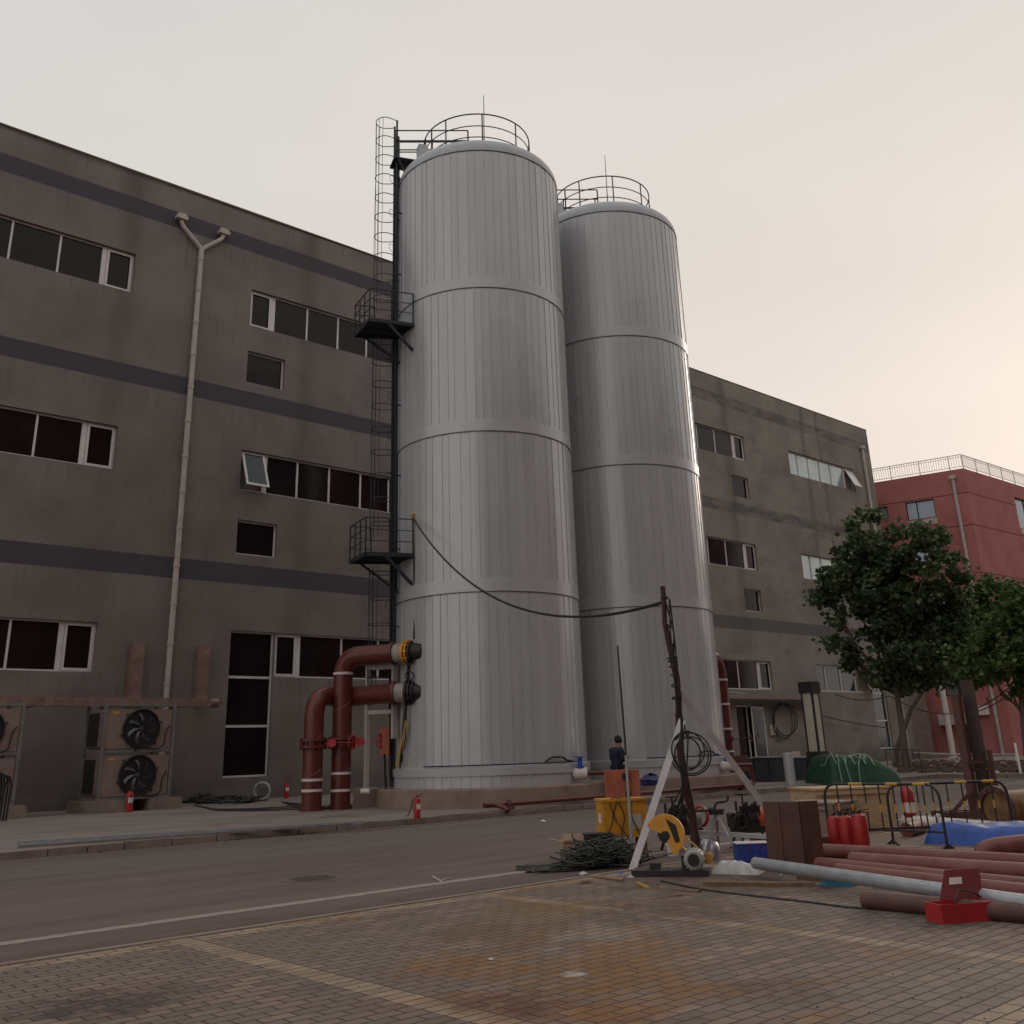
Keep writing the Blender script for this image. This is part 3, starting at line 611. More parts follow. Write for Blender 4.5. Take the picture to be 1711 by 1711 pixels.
# ================================================================== TANKS
RB = 3.03
def tank(c, lab, ladder):
    cx, cy = c; t_ = thing('storage_tank', lab, 'tank', (cx, cy, .66), 'tall silver clad storage tanks')
    C = Vector((cx, cy, 0)); NR = 62
    zs = [1.2, 6.26, 11.4, 16.5, 21.9]
    for i in range(4):
        z0, z1 = zs[i], zs[i+1]; q = M(); ph = random.random()
        ang = []; 
        cuts = [2*math.pi*(k_+ph+random.uniform(-.17, .17))/NR for k_ in range(NR)]; cuts.append(cuts[0]+2*math.pi)
        for k_ in range(NR):
            a = cuts[k_]; w = cuts[k_+1]-a
            jog = random.uniform(-.0045, .0045)
            ang += [(a, jog), (a+w*.5, jog+random.uniform(-.004, .004)), (a+w*.935, jog), (a+w*.942, .018), (a+w*.988, .018), (a+w*.995, 0)]
        n = len(ang)
        for k_ in range(0, n, 6):
            seg = [ang[(k_+j) % n] for j in range(7)]
            if k_+6 >= n: seg[6] = (ang[0][0]+2*math.pi, ang[0][1])
            q.add([C+Vector((math.cos(a)*(RB+o_), math.sin(a)*(RB+o_), z)) for z in (z0+.02, z1-.005) for a, o_ in seg], [(j, j+1, 7+j+1, 7+j) for j in range(6)])
        part('shell_course', q, 'steel', t_)
        q = M(); q.lathe([(RB, z1+.40), (RB+.020, z1+.40), (RB+.022, z1)], C, 144) if i < 3 else None
        part('joint_band', q, 'steel2', t_) if i < 3 else None
        q = M(); q.lathe([(RB, z1+.002), (RB+.025, z1+.002), (RB+.025, z1-.025), (RB, z1-.025)], C, 144); part('joint_seam', q, 'seam', t_)
    # skirt
    q = M(); ang = []
    for k_ in range(66):
        a = k_*2*math.pi/66; w = 2*math.pi/66; ang += [(a, 0), (a+w*.9, 0), (a+w*.91, .02), (a+w*.99, .02)]
    n = len(ang); q.add([C+Vector((math.cos(a)*(RB+.06+o_), math.sin(a)*(RB+.06+o_), z)) for z in (.66, 1.02) for a, o_ in ang], [(j, (j+1) % n, n+(j+1) % n, n+j) for j in range(n)])
    q.lathe([(RB+.06, .98), (RB+.10, .98), (RB+.11, 1.2), (RB+.02, 1.24), (RB-.02, 1.24)], C, 144)
    part('skirt', q, 'steel2', t_)
    q = M(); prof = [(RB+.015, 21.91), (RB+.015, 22.0)]
    for i in range(1, 9):
        a = i/8*R(66); prof.append((RB+.015-.72*(1-math.cos(a)), 22.0+.62*math.sin(a)))
    r0, z0 = prof[-1]
    for i in range(1, 8): tt = i/7; prof.append((r0*(1-tt), z0+.72*(1-(1-tt)**2)*1.0))
    q.lathe(prof, C, 96, crisp=False); part('dome', q, 'dome', t_)
    def zd(r): return z0+.72*(1-(r/r0)**2) if r < r0 else z0
    rr = 2.05; zt = 24.12; zb = zd(rr)
    q = M()
    for zz in (zt, zt-.52, zt-1.0): q.ring((cx, cy, zz), rr, .026 if zz == zt else .02, 56, UP, 6)
    for k_ in range(9):
        a = k_*2*math.pi/9+.62; p = C+Vector((math.cos(a)*rr, math.sin(a)*rr, 0)); q.cyl(p+UP*(zb-.05), p+UP*zt, .026, n=6)
    part('railing', q, 'dark', t_)
    q = M(); rp = C+Vector((.35, -.05, 0)); q.cyl(rp+UP*zd(.35), rp+UP*24.6, .028, .022, 6); q.cyl(rp+UP*24.6, rp+Vector((.05, .02, 26.65)), .020, .012, 6); part('lightning_rod', q, 'dark', t_)
    # walkway from the ladder to the dome railing
    u = Vector((-.922, .387, 0)); tg = Vector((.387, .922, 0)); L = C+u*3.23
    q = M(); q.box(C+u*2.75+UP*22.75, (1.25, .8, .05), (u, tg, UP)); q.bar(C+u*3.2+tg*.35+UP*22.7, C+u*2.9+tg*.3+UP*22.1, .06); q.bar(C+u*3.2-tg*.35+UP*22.7, C+u*2.9-tg*.3+UP*22.1, .06)
    wk = part('walkway', q, 'dark', t_)
    q = M()
    for sg in (-1, 1):
        wd_ = Vector((2.2, -1.8, 0)).normalized(); wn_ = Vector((.63, .77, 0)); s0 = Vector((18.55+cx-21.7, 26.3+cy-25.25, 0)); a = s0+wn_*(.75 if sg > 0 else 0); b = a+wd_*2.75
        for zz in (24.0, 23.55, 23.15): q.bar(a+UP*zz, b+UP*zz, .035)
        for d_ in (0, .5, 1): q.bar(a.lerp(b, d_)+UP*(22.6 if d_ else 22.7), a.lerp(b, d_)+UP*24.0, .04)
    part('handrail', q, 'dark', wk)
    q = M(); q.box(C+u*2.35+tg*-.62+UP*22.95, (.36, .36, .55), (u, tg, UP)); q.box(C+u*2.35+tg*-.62+UP*23.25, (.26, .26, .12), (u, tg, UP), tap=.3); part('vent_box', q, 'dome', t_)
    if ladder:
        q = M(); zt, zb = 24.5, 2.9
        for sg in (-.21, .21): q.bar(L+tg*sg+UP*zb, L+tg*sg+UP*zt, .05, .06)
        z = zb+.1
        while z < zt-.3: q.bar(L-tg*.2+UP*z, L+tg*.2+UP*z, .022); z += .3
        for z in (3.2, 5.5, 8, 10.5, 13, 15.8, 18, 20.5): q.bar(L+tg*.2+UP*z, C+u*3.0+tg*.2+UP*(z-.05), .04); q.bar(L-tg*.2+UP*z, C+u*3.0-tg*.2+UP*z, .04)
        ld = part('ladder', q, 'dark', t_)
        q = M()
        def hoop(z, rr_=.36):
            pts = [L+tg*.21+UP*z, L+tg*.30+u*.15+UP*z]+[L+u*.40+(tg*math.cos(a)+u*math.sin(a))*rr_+UP*z for a in [math.pi*k_/10 for k_ in range(11)]]+[L-tg*.30+u*.15+UP*z, L-tg*.21+UP*z]
            q.tube(pts, .016, 5)
        zz = [z for z in [24.45-.82*k_ for k_ in range(26)] if not (15.65 < z < 16.3 or 7.65 < z < 8.2) and z > 3.0]
        for z in zz: hoop(z)
        for (a0, a1) in ((16.6, 24.45), (8.4, 15.4), (3.3, 7.4)):
            for ang_ in (0.15, .3, .5, .7, .85): 
                a = math.pi*ang_; p = L+u*.40+(tg*math.cos(a)+u*math.sin(a))*.36
                q.tube([p+UP*(a0+(a1-a0)*j/6)+Vector((random.uniform(-.012, .012), random.uniform(-.012, .012), 0)) for j in range(7)], .011, 4)
        part('cage', q, 'dark', ld)
        for zp, w3 in ((15.65, 0), (7.65, 0)):
            cs = [Vector((17.54, 27.22, zp)), Vector((17.18, 25.77, zp)), Vector((18.60, 25.22, zp)), Vector((18.85, 26.48, zp))]
            q = M(); q.poly(cs, .05, UP)
            for a, b in ((0, 1), (1, 2), (2, 3), (3, 0)): q.bar(cs[a]-UP*.05, cs[b]-UP*.05, .06, .12)
            q.bar((cs[1]+cs[2])/2-UP*.06-(cs[2]-cs[1])*.1, cs[2]+Vector((.05, .1, -.95)), .07, .09); q.bar(cs[0]-UP*.06+(cs[3]-cs[0])*.2, cs[3]+Vector((.05, -.2, -1.1)), .06, .08)
            q.bar((cs[0]+cs[1])/2-UP*.07, (cs[2]+cs[3])/2-UP*.07, .05)
            pf = part('platform', q, 'dark', t_)
            q = M()
            for z in (.38, .74, 1.12):
                for a, b in ((0, 1), (1, 2)): q.bar(cs[a]+UP*z, cs[b]+UP*z, .03 if z > 1 else .022)
                q.bar(cs[0]+UP*z, cs[0].lerp(cs[3], .45)+UP*z, .03 if z > 1 else .022)
            for p in (cs[0], cs[0].lerp(cs[1], .33), cs[0].lerp(cs[1], .66), cs[1], cs[1].lerp(cs[2], .5), cs[2], cs[0].lerp(cs[3], .45)): q.bar(p, p+UP*1.12, .035)
            part('platform_railing', q, 'dark', pf)
    return t_
CL, CR = (21.7, 25.25), (28.62, 25.05)
tank(CL, 'nearer left silver clad tank with the caged ladder and two platforms', True)
tank(CR, 'right silver clad tank behind the person and the rusty mast', False)
for c, lb in ((CL, 'round concrete base under the left tank with the ladder'), (CR, 'round concrete base under the right tank')):
    q = M(); q.lathe([(3.62, 0), (3.6, .62), (3.57, .66), (0, .66)], (c[0], c[1], .0), 72); solo('tank_foundation', q, 'concrete2', lb, 'foundation', 'round concrete tank bases')
# drain valve stubs on both tanks
def tank_valve(c, a, z, lab, run):
    d = Vector((math.cos(R(a)), math.sin(R(a)), 0)); p = Vector((c[0], c[1], 0))+d*(RB+.05); t_ = thing('drain_valve', lab, 'valve', (p.x, p.y, z), 'drain valves at the tank feet')
    s_ = Vector((-d.y, d.x, 0)); s_ = LAT
    q = M(); c0 = p+d*.22+UP*z; q.cyl(p+UP*z-d*.1, c0+d*.08, .12, n=16); q.cyl(c0-s_*.16, c0+s_*.2, .17, n=20); q.lathe([(0, -.25), (.12, -.2), (.17, -.12)], c0, 16, s_)
    part('stub', q, 'strap', t_)
    q = M(); q.cyl(c0+UP*.15, c0+UP*.2, .12, n=16); q.cyl(c0+UP*.2, c0+UP*.42, .055, n=10); q.bar(c0+UP*.2-s_*.05, c0+UP*.42-s_*.05, .03); q.bar(c0+UP*.2+s_*.05, c0+UP*.42+s_*.05, .03); q.cyl(c0+UP*.42, c0+UP*.45, .07, n=10)
    bd = part('valve_body', q, 'blue', t_)
    q = M(); q.ring(c0+UP*.47, .15, .017, 20); q.bar(c0+UP*.47-s_*.15, c0+UP*.47+s_*.15, .02); q.bar(c0+UP*.47-d*.15, c0+UP*.47+d*.15, .02); part('handwheel', q, 'blue', bd)
    q = M(); q.cyl(c0+s_*.2, c0+s_*.23, .13, n=16)
    q.tube(rounded([c0+s_*.22]+run(c0), .16), .06, 12); part('pipe', q, 'redpipe', t_)
tank_valve(CL, 283, .93, 'white stub with blue valve at the foot of the left tank', lambda c: [c+LAT*.95, c+LAT*1.05+UP*-.72])
tank_valve(CR, 283, .93, 'white stub with blue valve at the foot of the right tank', lambda c: [c+LAT*.35, c+LAT*.85+FWD*.05, Vector((30.2, 21.45, .95)), Vector((30.25, 21.42, .36))])
# red pipeline on the footway
t_ = thing('drain_pipeline', 'thin red pipeline lying along the kerb in front of both tank bases', 'pipe', (24, 21.43, .13))
q = M(); q.tube(rounded([(18.3, 21.62, .27), (20, 21.47, .28), (29.9, 21.42, .3), (30.25, 21.42, .3), (30.25, 21.42, .6)], .2), .062, 12); part('pipe', q, 'redpipe', t_)
q = M(); q.tube(rounded([(18.3, 21.62, .28), (18.65, 21.58, .28), (18.75, 21.28, .2), (18.72, 21.15, .12)], .15), .062, 12); part('elbow', q, 'redpipe', t_)
for x in (19.05, 29.6):
    q = M(); q.ring((x, 21.44, .29), .085, .02, 16, (1, 0, 0)); q.box((x, 21.44, .17), (.22, .2, .09)); q.box((x, 21.44, .23), (.06, .16, .1)); part('clamp', q, 'brown', t_)

# cable tray / post beside the ladder
P0 = Vector((18.98, 26.75, 0))
q = M(); q.box(P0+UP*12.4, (.16, .24, 23.4), rz=R(-45))
for i in range(40): q.box(P0+Vector((-.08, -.1, 1.5+i*.57)), (.05, .05, .05))
t_ = thing('cable_tray', 'dark upright cable tray on the left tank beside the ladder', 'cable tray', (P0.x, P0.y, .66)); part('tray', q, 'dark', t_)
q = M()
for k_ in range(4):
    pts = [P0+Vector((-.12-.03*k_, -.1, .9+.5*j+.0))+Vector((random.uniform(-.06, .06), random.uniform(-.04, .04), 0)) for j in range(0, 9)]
    q.tube(pts, .014, 5)
part('cable', q, 'black', t_)
for j in range(14):
    q = M(); z = 3.4+j*1.45; q.tube(rounded([P0+Vector((-.1, 0, z)), P0+Vector((-.32, -.02, z+.1)), P0+Vector((-.38, -.02, z-.15)), P0+Vector((-.1, 0, z-.3))], .12, 4), .010, 4); part('cable_loop', q, 'black', t_)
# beige portal support for the red pipes
A0 = Vector((18.1, 26.9, 0)); B0 = Vector((18.62, 26.2, 0))
t_ = thing('pipe_support', 'beige steel portal holding up the two thick red pipes', 'support frame', (A0.x, A0.y, .6))
q = M(); q.bar(A0+UP*.66, A0+UP*4.35, .13, .1); part('post', q, 'beige', t_); q = M(); q.bar(B0+UP*2.1, B0+UP*4.35, .16, .12); part('post', q, 'beige', t_)
q = M(); q.bar(A0+UP*4.28, B0+UP*4.28, .12, .2); q.bar(A0+UP*3.0-UP*.1, B0+UP*2.9, .1, .12); part('beam', q, 'beige', t_)
# orange distribution cabinet by the support
q = M(); cb = G(642, 1318, .66); zt_ = ZAT(cb, 642, 1215); zb_ = ZAT(cb, 642, 1260)
t_ = thing('wall_cabinet', 'small rusty orange electrical cabinet behind the dark post beside the left tank', 'cabinet', (cb.x, cb.y, zb_))
q.box(cb*1+UP*((zt_+zb_)/2-.66), (.3, .22, zt_-zb_), (LAT, FWD, UP)); part('casing', q, 'orangebox', t_); q = M(); q.bar(cb-FWD*.13-LAT*.02+UP*(1.95-.66), cb-FWD*.13+LAT*.03+UP*(1.95-.66), .02); part('latch', q, 'galv', t_)
q = M(); q.bar(cb+LAT*.05, cb+UP*(zb_-.66), .05); part('stand', q, 'dark', t_)
# concrete block at the foot of the post
q = M(); f0 = G(665, 1351, S); q.add([G(590, 1346, S), G(692, 1352, S), G(694, 1349, S)+FWD*1.0, G(590, 1346, S)+FWD*1.7]+[p+UP*.5 for p in (G(590, 1346, S), G(692, 1352, S), G(694, 1349, S)+FWD*1.0, G(590, 1346, S)+FWD*1.7)], [(0, 1, 5, 4), (1, 2, 6, 5), (2, 3, 7, 6), (3, 0, 4, 7), (4, 5, 6, 7)])
solo('concrete_block', q, 'concrete2', 'long low concrete block left of the left tank base', 'concrete block')
q = M(); p = G(610, 1322, .64); q.cyl(p-LAT*.12, p+LAT*.14-FWD*.05, .07, n=12); solo('plastic_bottle', q, 'strap', 'white plastic tube lying on top of the concrete block', 'bottle')

# ================================================================== THICK RED PIPES
def strap_ring(q, p, r, h, tilt=0): q.lathe([(r+.004, -h/2), (r+.014, -h/2), (r+.014, h/2), (r+.004, h/2)], p, 28, Vector((tilt, tilt*.5, 1)))
def riser(base, top, pts, lab, straps, valve_z, end, endcol, dirw):
    t_ = thing('riser_pipe', lab, 'pipe', (base.x, base.y, S), 'thick red riser pipes')
    r = .30; q = M(); q.tube(rounded([base+UP*S, base+UP*top]+pts, .62, 12), r, 28); q.cyl(base+UP*S, base+UP*(S+.12), r+.06, n=24); part('pipe', q, 'redpipe', t_)
    q = M(); q.cyl(base+UP*(valve_z-.13), base+UP*(valve_z-.06), r+.12, n=28); q.cyl(base+UP*(valve_z+.06), base+UP*(valve_z+.13), r+.12, n=28); q.cyl(base+UP*(valve_z-.06), base+UP*(valve_z+.06), r+.04, n=28)
    for k_ in range(12): a = k_*math.pi/6; q.cyl(base+Vector((math.cos(a)*(r+.08), math.sin(a)*(r+.08), valve_z-.18)), base+Vector((math.cos(a)*(r+.08), math.sin(a)*(r+.08), valve_z+.18)), .02, n=6)
    part('flange', q, 'redpipe', t_)
    w = dirw; q = M(); g_ = base+w*(r+.28)+UP*valve_z; q.cyl(g_-FWD*.12, g_+FWD*.12, .13, n=14); q.bar(base+w*r+UP*valve_z, g_, .1); va = part('valve_gearbox', q, 'red', t_)
    q = M(); q.cyl(g_+w*.05, g_+w*.62, .018, n=6); q.ring(g_+w*.62, .2, .018, 20, (w-FWD*.55).normalized()); q.bar(g_+w*.62-UP*.2, g_+w*.62+UP*.2, .02); part('handwheel', q, 'red', va)
    for z in straps: q = M(); strap_ring(q, base+UP*z, r, .075, random.uniform(-.05, .05)); part('strap', q, 'strap', t_)
    q = M(); pts_ = [base+Vector((math.cos(a)*(r+.006), math.sin(a)*(r+.006), .5+a*.155)) for a in [k_*.3 for k_ in range(int((top-.9)/.155/.3))]]; q.tube(pts_, .006, 4); part('wire', q, 'wire', t_)
    if end:
        e1, e0 = end
        d = (e1-e0).normalized(); q = M(); q.cyl(e0-d*.08, e0, .36, n=24); part('end_flange', q, 'redpipe', t_); q = M(); q.cyl(e0, e0+d*.34, .27, n=24)
        for k_ in range(5): q.ring(e0+d*(.05+.06*k_), .275, .018, 24, d)
        part('coupling', q, 'beige', t_); q = M(); q.cyl(e0+d*.34, e0+d*.40, .37, n=24); q.cyl(e0+d*.46, e0+d*.50, .37, n=24)
        for k_ in range(10): a = k_*math.pi/5; u_ = d.cross(UP).normalized(); v_ = u_.cross(d); w_ = (u_*math.cos(a)+v_*math.sin(a))*.33; q.cyl(e0+d*.32+w_, e0+d*.54+w_, .025, n=6)
        part('coupling_flange', q, endcol, t_); q = M(); q.cyl(e0+d*.40, e1+d*.35, .27, n=20); q.ring(e0+d*.58, .30, .05, 20, d); part('tank_nozzle', q, 'greasy', t_)
    return t_
b1_ = Vector((16.65, 27.63, 0)); b2_ = Vector((17.56, 27.48, 0))
e1 = Vector((18.66, 25.35, 3.42)); e0 = Vector((18.36, 25.76, 3.42)); riser(b1_, 3.45, [Vector((17.9, 28.0, 3.42)), e0], 'shorter left riser pipe of the two thick red pipes beside the left tank', (.7, 1.0), 2.03, (e1, e0), 'greasy', LAT)
e1 = Vector((18.68, 25.3, 4.62)); e0 = Vector((18.38, 25.85, 4.62)); riser(b2_, 4.62, [e0], 'taller right riser pipe of the two thick red pipes, its elbow at the top', (4.1, .66, 1.15), 2.05, (e1, e0), 'orangey', LAT)
q = M()
for k_ in range(5):
    pts = [Vector((18.6, 25.35, 4.9-k_*.1)), Vector((18.5, 25.3, 4.1)), Vector((18.45+.03*k_, 25.35, 3.4)), Vector((18.5, 25.5, 2.6-.1*k_)), Vector((18.7-.03*k_, 25.8, 1.8)), Vector((18.85, 26.2, .8+.1*k_))]
    q.tube(rounded([p+Vector((random.uniform(-.08, .08), 0, random.uniform(-.05, .05))) for p in pts], .3), .016, 5)
for z in (4.35, 3.9, 3.45): q.ring((18.5, 25.25, z), .13, .022, 14, LAT.cross(UP))
solo('cable_bundle', q, 'black', 'black cables hanging round the pipe couplings on the left tank', 'cables')
q = M(); a = G(690, 1215, 0); pz = Vector((18.5, 25.4, 0)); q.tube([pz+UP*2.6, pz+Vector((-.05, .15, 2.0)), pz+Vector((.02, .5, 1.25))], .03, 6); solo('yellow_hose', q, 'yellowcloth', 'short yellow hose hanging below the pipe couplings of the left tank', 'hose')
# riser behind the right tank
bR = Vector((34.2, 25.4, 0)); t_ = thing('riser_pipe', 'thick red pipe with white straps behind the right tank', 'pipe', (bR.x, bR.y, S), 'thick red riser pipes')
q = M(); q.tube(rounded([bR+UP*S, bR+UP*4.95, bR+Vector((-1.6, -.2, 4.95)), bR+Vector((-3.2, -.4, 4.95))], .7, 10), .33, 24); part('pipe', q, 'redpipe', t_)
for z in (4.1, 3.15, 2.2, 1.35): q = M(); strap_ring(q, bR+UP*z, .33, .07, .04); part('strap', q, 'strap', t_)
q = M(); q.cyl(bR+UP*1.75, bR+UP*1.9, .42, n=24); part('flange', q, 'redpipe', t_)
q = M(); q.cyl(bR+UP*1.82+LAT*.4, bR+UP*1.86+LAT*1.3, .016, n=6); q.ring(bR+UP*1.86+LAT*1.3, .18, .015, 18, (LAT-FWD*.6)); q.ring(bR+UP*1.84+LAT*1.0-FWD*.2, .14, .015, 18, (LAT-FWD*.6)); part('handwheel', q, 'redpipe', t_)
q = M(); q.box(Vector((31.1, 23.0, .95)), (1.3, .5, .55), (LAT, FWD, UP)); q.box(Vector((31.1, 23.0, .4)), (1.0, .4, .56), (LAT, FWD, UP)); solo('pipe_box', q, 'brown', 'dark red steel box between the right tank base and the standing pipe', 'steel box')

# suspended cable: platform corner to mast and beyond
MB_, MT = Vector((12.5, 10.0, 0)), Vector((12.40, 10.12, 4.02))
q = M(); a = Vector((18.60, 25.22, 8.82)); b = Vector((12.40, 10.1, 3.78))
q.tube([a.lerp(b, i/40)-UP*1.28*4*(i/40)*(1-i/40) for i in range(41)], .028, 6); q.tube([a+Vector((0, 0, 0)), a+Vector((.03, -.02, -1.5)), a+Vector((.12, .05, -2.9)), Vector((18.62, 25.2, 5.0))], .022, 6)
solo('hanging_cable', q, 'black', 'black cable sagging from the lower tank platform to the rusty mast', 'cable', loc=(18.6, 25.2, 5))
q = M(); q.ring(a+Vector((0, 0, .08)), .06, .03, 10, (0, 1, 0)); q.tube([a+UP*.1, a-UP*.25, a-UP*1.1], .02, 5); solo('yellow_tape', q, 'yellowcloth', 'twist of yellow tape on the corner post of the lower platform', 'tape')

# ================================================================== MORE AT THE WALL FOOT
def extinguisher(base, h, lab, grp, hose=True, k='red', rr=.155, stick=True):
    t_ = thing('fire_extinguisher', lab, 'fire extinguisher', tuple(base), grp); r = h*rr; b = Vector(base)
    q = M(); q.lathe([(0, .005), (r*.95, .005), (r, .03), (r, h*.76), (r*.85, h*.84), (r*.35, h*.89), (r*.3, h*.91)], b, 24); part('cylinder', q, k, t_)
    q = M(); q.cyl(b+UP*h*.9, b+UP*h*.95, r*.35, n=10); q.bar(b+UP*h*.96, b+UP*h*1.0+LAT*r*1.5, .02, .014); q.bar(b+UP*h*.93, b+UP*h*.92+LAT*r*1.5, .018, .012); part('valve', q, 'black', t_)
    if not stick: return t_
    q = M(); q.lathe([(r+.0015, h*.4), (r+.0015, h*.62)], b, 24); q.f = q.f[15:21]; q.sm = q.sm[15:21]; q.mi = q.mi[15:21]; part('label_sticker', q, 'strap', t_)
    if hose: q = M(); q.tube(rounded([b+UP*h*.93, b-LAT*r*1.3+UP*h*.8, b-LAT*r*1.6+UP*h*.45, b-LAT*r*2.8+UP*h*.12], r), .014, 6); part('hose', q, 'black', t_)
    return t_
GX = 'fire extinguishers standing around the site'
extinguisher(G(697, 1368, S), .55, 'red fire extinguisher at the kerb in front of the concrete block', GX)
extinguisher(G(215, 1357, S), .72, 'red fire extinguisher at the foot of the fan coolers', GX, False)
extinguisher(G(478, 1334, S), .68, 'red fire extinguisher by the wall left of the thick red pipes', GX, False)
for i, (x, y, h) in enumerate(((1398, 1412, .50), (1418, 1414, .52), (1442, 1416, .56))):
    extinguisher(G(x, y), h, ('leftmost', 'middle', 'rightmost')[i]+' of the three red cylinders behind the black barrier', GX, False, rr=.21, stick=False)
q = M(); c = G(437, 1337, S)+UP*.33
q.ring(c, .31, .06, 28, FWD); q.ring(c+UP*.01+FWD*.05, .30, .05, 28, FWD); solo('wrapped_coil', q, 'grey', 'grey ring shaped coil leaning on the wall beside the extinguisher', 'coil')
q = M()
for i in range(26):
    c = G(random.uniform(318, 430), random.uniform(1339, 1344), S); pts = [c+Vector((random.gauss(0, .45), random.gauss(0, .25), abs(random.gauss(.1, .09)))) for _ in range(6)]; q.tube(rounded(pts, .2, 3), .03, 5)
solo('dark_netting', q, 'black', 'heap of black cable and netting at the wall foot below the tall window', 'cable heap', kind='stuff')
q = M()
for k_ in range(3): q.tube(rounded([G(325, 1345, S+.02), G(360, 1354-k_, S+.02), G(430, 1355-2*k_, S+.02), G(500, 1352-k_*3, S+.02), G(560, 1348, S+.02)], .5), .018, 5)
for k_ in range(4): q.tube(rounded([G(470+k_*5, 1340+k_*2, S+.02), G(510, 1344+k_*3, S+.03), G(575, 1352-k_, S+.02)], .3), .02, 5)
solo('ground_cable', q, 'black', 'black cables lying on the footway round the feet of the thick red pipes', 'cable')
q = M(); q.tube([G(40, 1352, S+.02)+UP*.1, G(100, 1340, S)+UP*.25, G(150, 1336, S)+UP*.1], .014, 4); solo('loose_cable', q, 'grey', 'thin pale cable looping between the two fan cooler stacks', 'cable')
q = M(); q.bar(G(28, 1409, S+.05), G(605, 1374, S+.05), .12, .07); solo('steel_channel', q, 'galv', 'longer grey steel channel lying along the kerb, reaching the left edge', 'steel bar', 'long steel bars lying on the kerb')
q = M(); q.bar(G(30, 1415, S+.03), G(672, 1371, S+.03), .06, .04); solo('steel_channel', q, 'grey2', 'thin dull steel bar beside the grey channel along the kerb', 'steel bar', 'long steel bars lying on the kerb')

# right part of the facade foot: conduit shelf, coil, boxes
t_ = thing('pipe_shelf', 'grey conduit shelf along the wall above the open door', 'conduit', (53, 38.5, 4.2)); q = M(); q.bx(50.5, 63.0, 38.1, 38.95, 4.28, 4.36); q.bx(50.5, 63.0, 38.1, 38.14, 4.36, 4.6); part('shelf', q, 'concrete', t_)
q = M()
for k_ in range(4): q.tube(sagline((50.5, 38.2+.15*k_, 4.72+.03*k_), (63.2, 38.2+.15*k_, 4.5+.05*k_), .1+.05*k_, 12, .04), .04, 6)
part('conduit', q, 'grey', t_)
q = M()
for k_ in range(3): q.ring((58.6+.12*k_, 38.75-.05*k_, 2.95+.05*k_), 1.12-.06*k_, .038, 36, (.12*k_, 1, .05))
q.tube(sagline((58.3, 38.7, 4.15), (71.8, 38.4, 2.4), .25, 16), .035, 6); solo('wall_cable_coil', q, 'black', 'big loop of black cable hung on the wall right of the door', 'cable coil')
q = M(); q.bx(57.3, 57.9, 38.85, 38.97, 2.1, 2.75); q.bx(57.5, 57.75, 38.8, 38.86, 2.3, 2.55); solo('switch_box', q, 'beige', 'beige switch box on the wall just right of the open door', 'switch box')
q = M(); q.bx(59.6, 60.5, 38.93, 38.98, .55, 1.05); solo('wall_hatch', q, 'beige', 'pale square hatch low on the wall right of the door', 'hatch')
# cabinets on the footway
def cabinet(xl, xr, yb, yt, lab, dp=.9, body='dark2'):
    a, b = G(xl, yb, S), G(xr, yb-1, S); zt = ZAT((a+b)/2, (xl+xr)/2-4, yt); d = (b-a).normalized(); n_ = Vector((-d.y, d.x, 0))
    t_ = thing('steel_cabinet', lab, 'cabinet', tuple((a+b)/2), 'dark steel cabinets on the footway'); L = (b-a).length
    q = M(); q.box((a+b)/2+n_*dp/2+UP*(zt-S)/2, (L, dp, zt-S), (d, n_, UP)); part('casing', q, body, t_)
    q = M(); q.box((a+b)/2+n_*dp/2+UP*(zt-S+.02), (L+.1, dp+.1, .04), (d, n_, UP)); part('lid', q, 'grey', t_)
    q = M()
    for f in (0, .5, 1): q.bar(a.lerp(b, f)-n_*.012+UP*.05, a.lerp(b, f)-n_*.012+UP*(zt-S-.04), .05, .03)
    part('door_frame', q, 'dark', t_)
cabinet(1238, 1262, 1304, 1268, 'narrow grey cabinet leftmost in the row behind the silver post', 1.2, 'grey2' if 0 else 'dark2'); cabinet(1262, 1314, 1307, 1266, 'dark cabinet left of the silver post, behind the right tank', 1.1); cabinet(1330, 1374, 1304, 1266, 'dark cabinet between the silver post and the black lamp column', 1.1)
p = G(1322, 1312, S); q = M(); q.lathe([(.19, 0), (.19, 1.1), (.17, 1.12), (0, 1.12)], p, 24); solo('bollard', q, 'steel2', 'plain silver cylinder post standing in front of the dark cabinets', 'post')
# lamp column
lp = Vector((35.35, 22.0, S)); t_ = thing('lamp_column', 'square black lamp column with cream light panels', 'lamp', tuple(lp)); q = M()
q.box(lp+UP*.56, (.60, .60, 1.12)); q.box(lp+UP*2.2, (.14, .14, 2.2)); q.box(lp+UP*3.48, (.60, .60, .42))
for sx in (-1, 1):
    for sy in (-1, 1): q.box(lp+Vector((sx*.22, sy*.22, 2.2)), (.07, .07, 2.18))
part('column', q, 'black', t_)
for dx, dy, w_, d_ in ((0, -.225, .37, .03), (-.225, 0, .03, .37), (0, .225, .37, .03), (.225, 0, .03, .37)):
    q = M(); q.box(lp+Vector((dx, dy, 2.2)), (w_, d_, 2.14)); part('light_panel', q, 'cream', t_)
# small tripod stand
p = G(1341, 1308, S); q = M(); q.cyl(p+UP*.25, p+UP*.55, .02, n=6)
for k_ in range(3): a = k_*2.1; q.bar(p+UP*.3, p+Vector((math.cos(a)*.28, math.sin(a)*.28, .01)), .03)
solo('small_tripod', q, 'black', 'little black tripod stand on the footway near the lamp column', 'tripod')
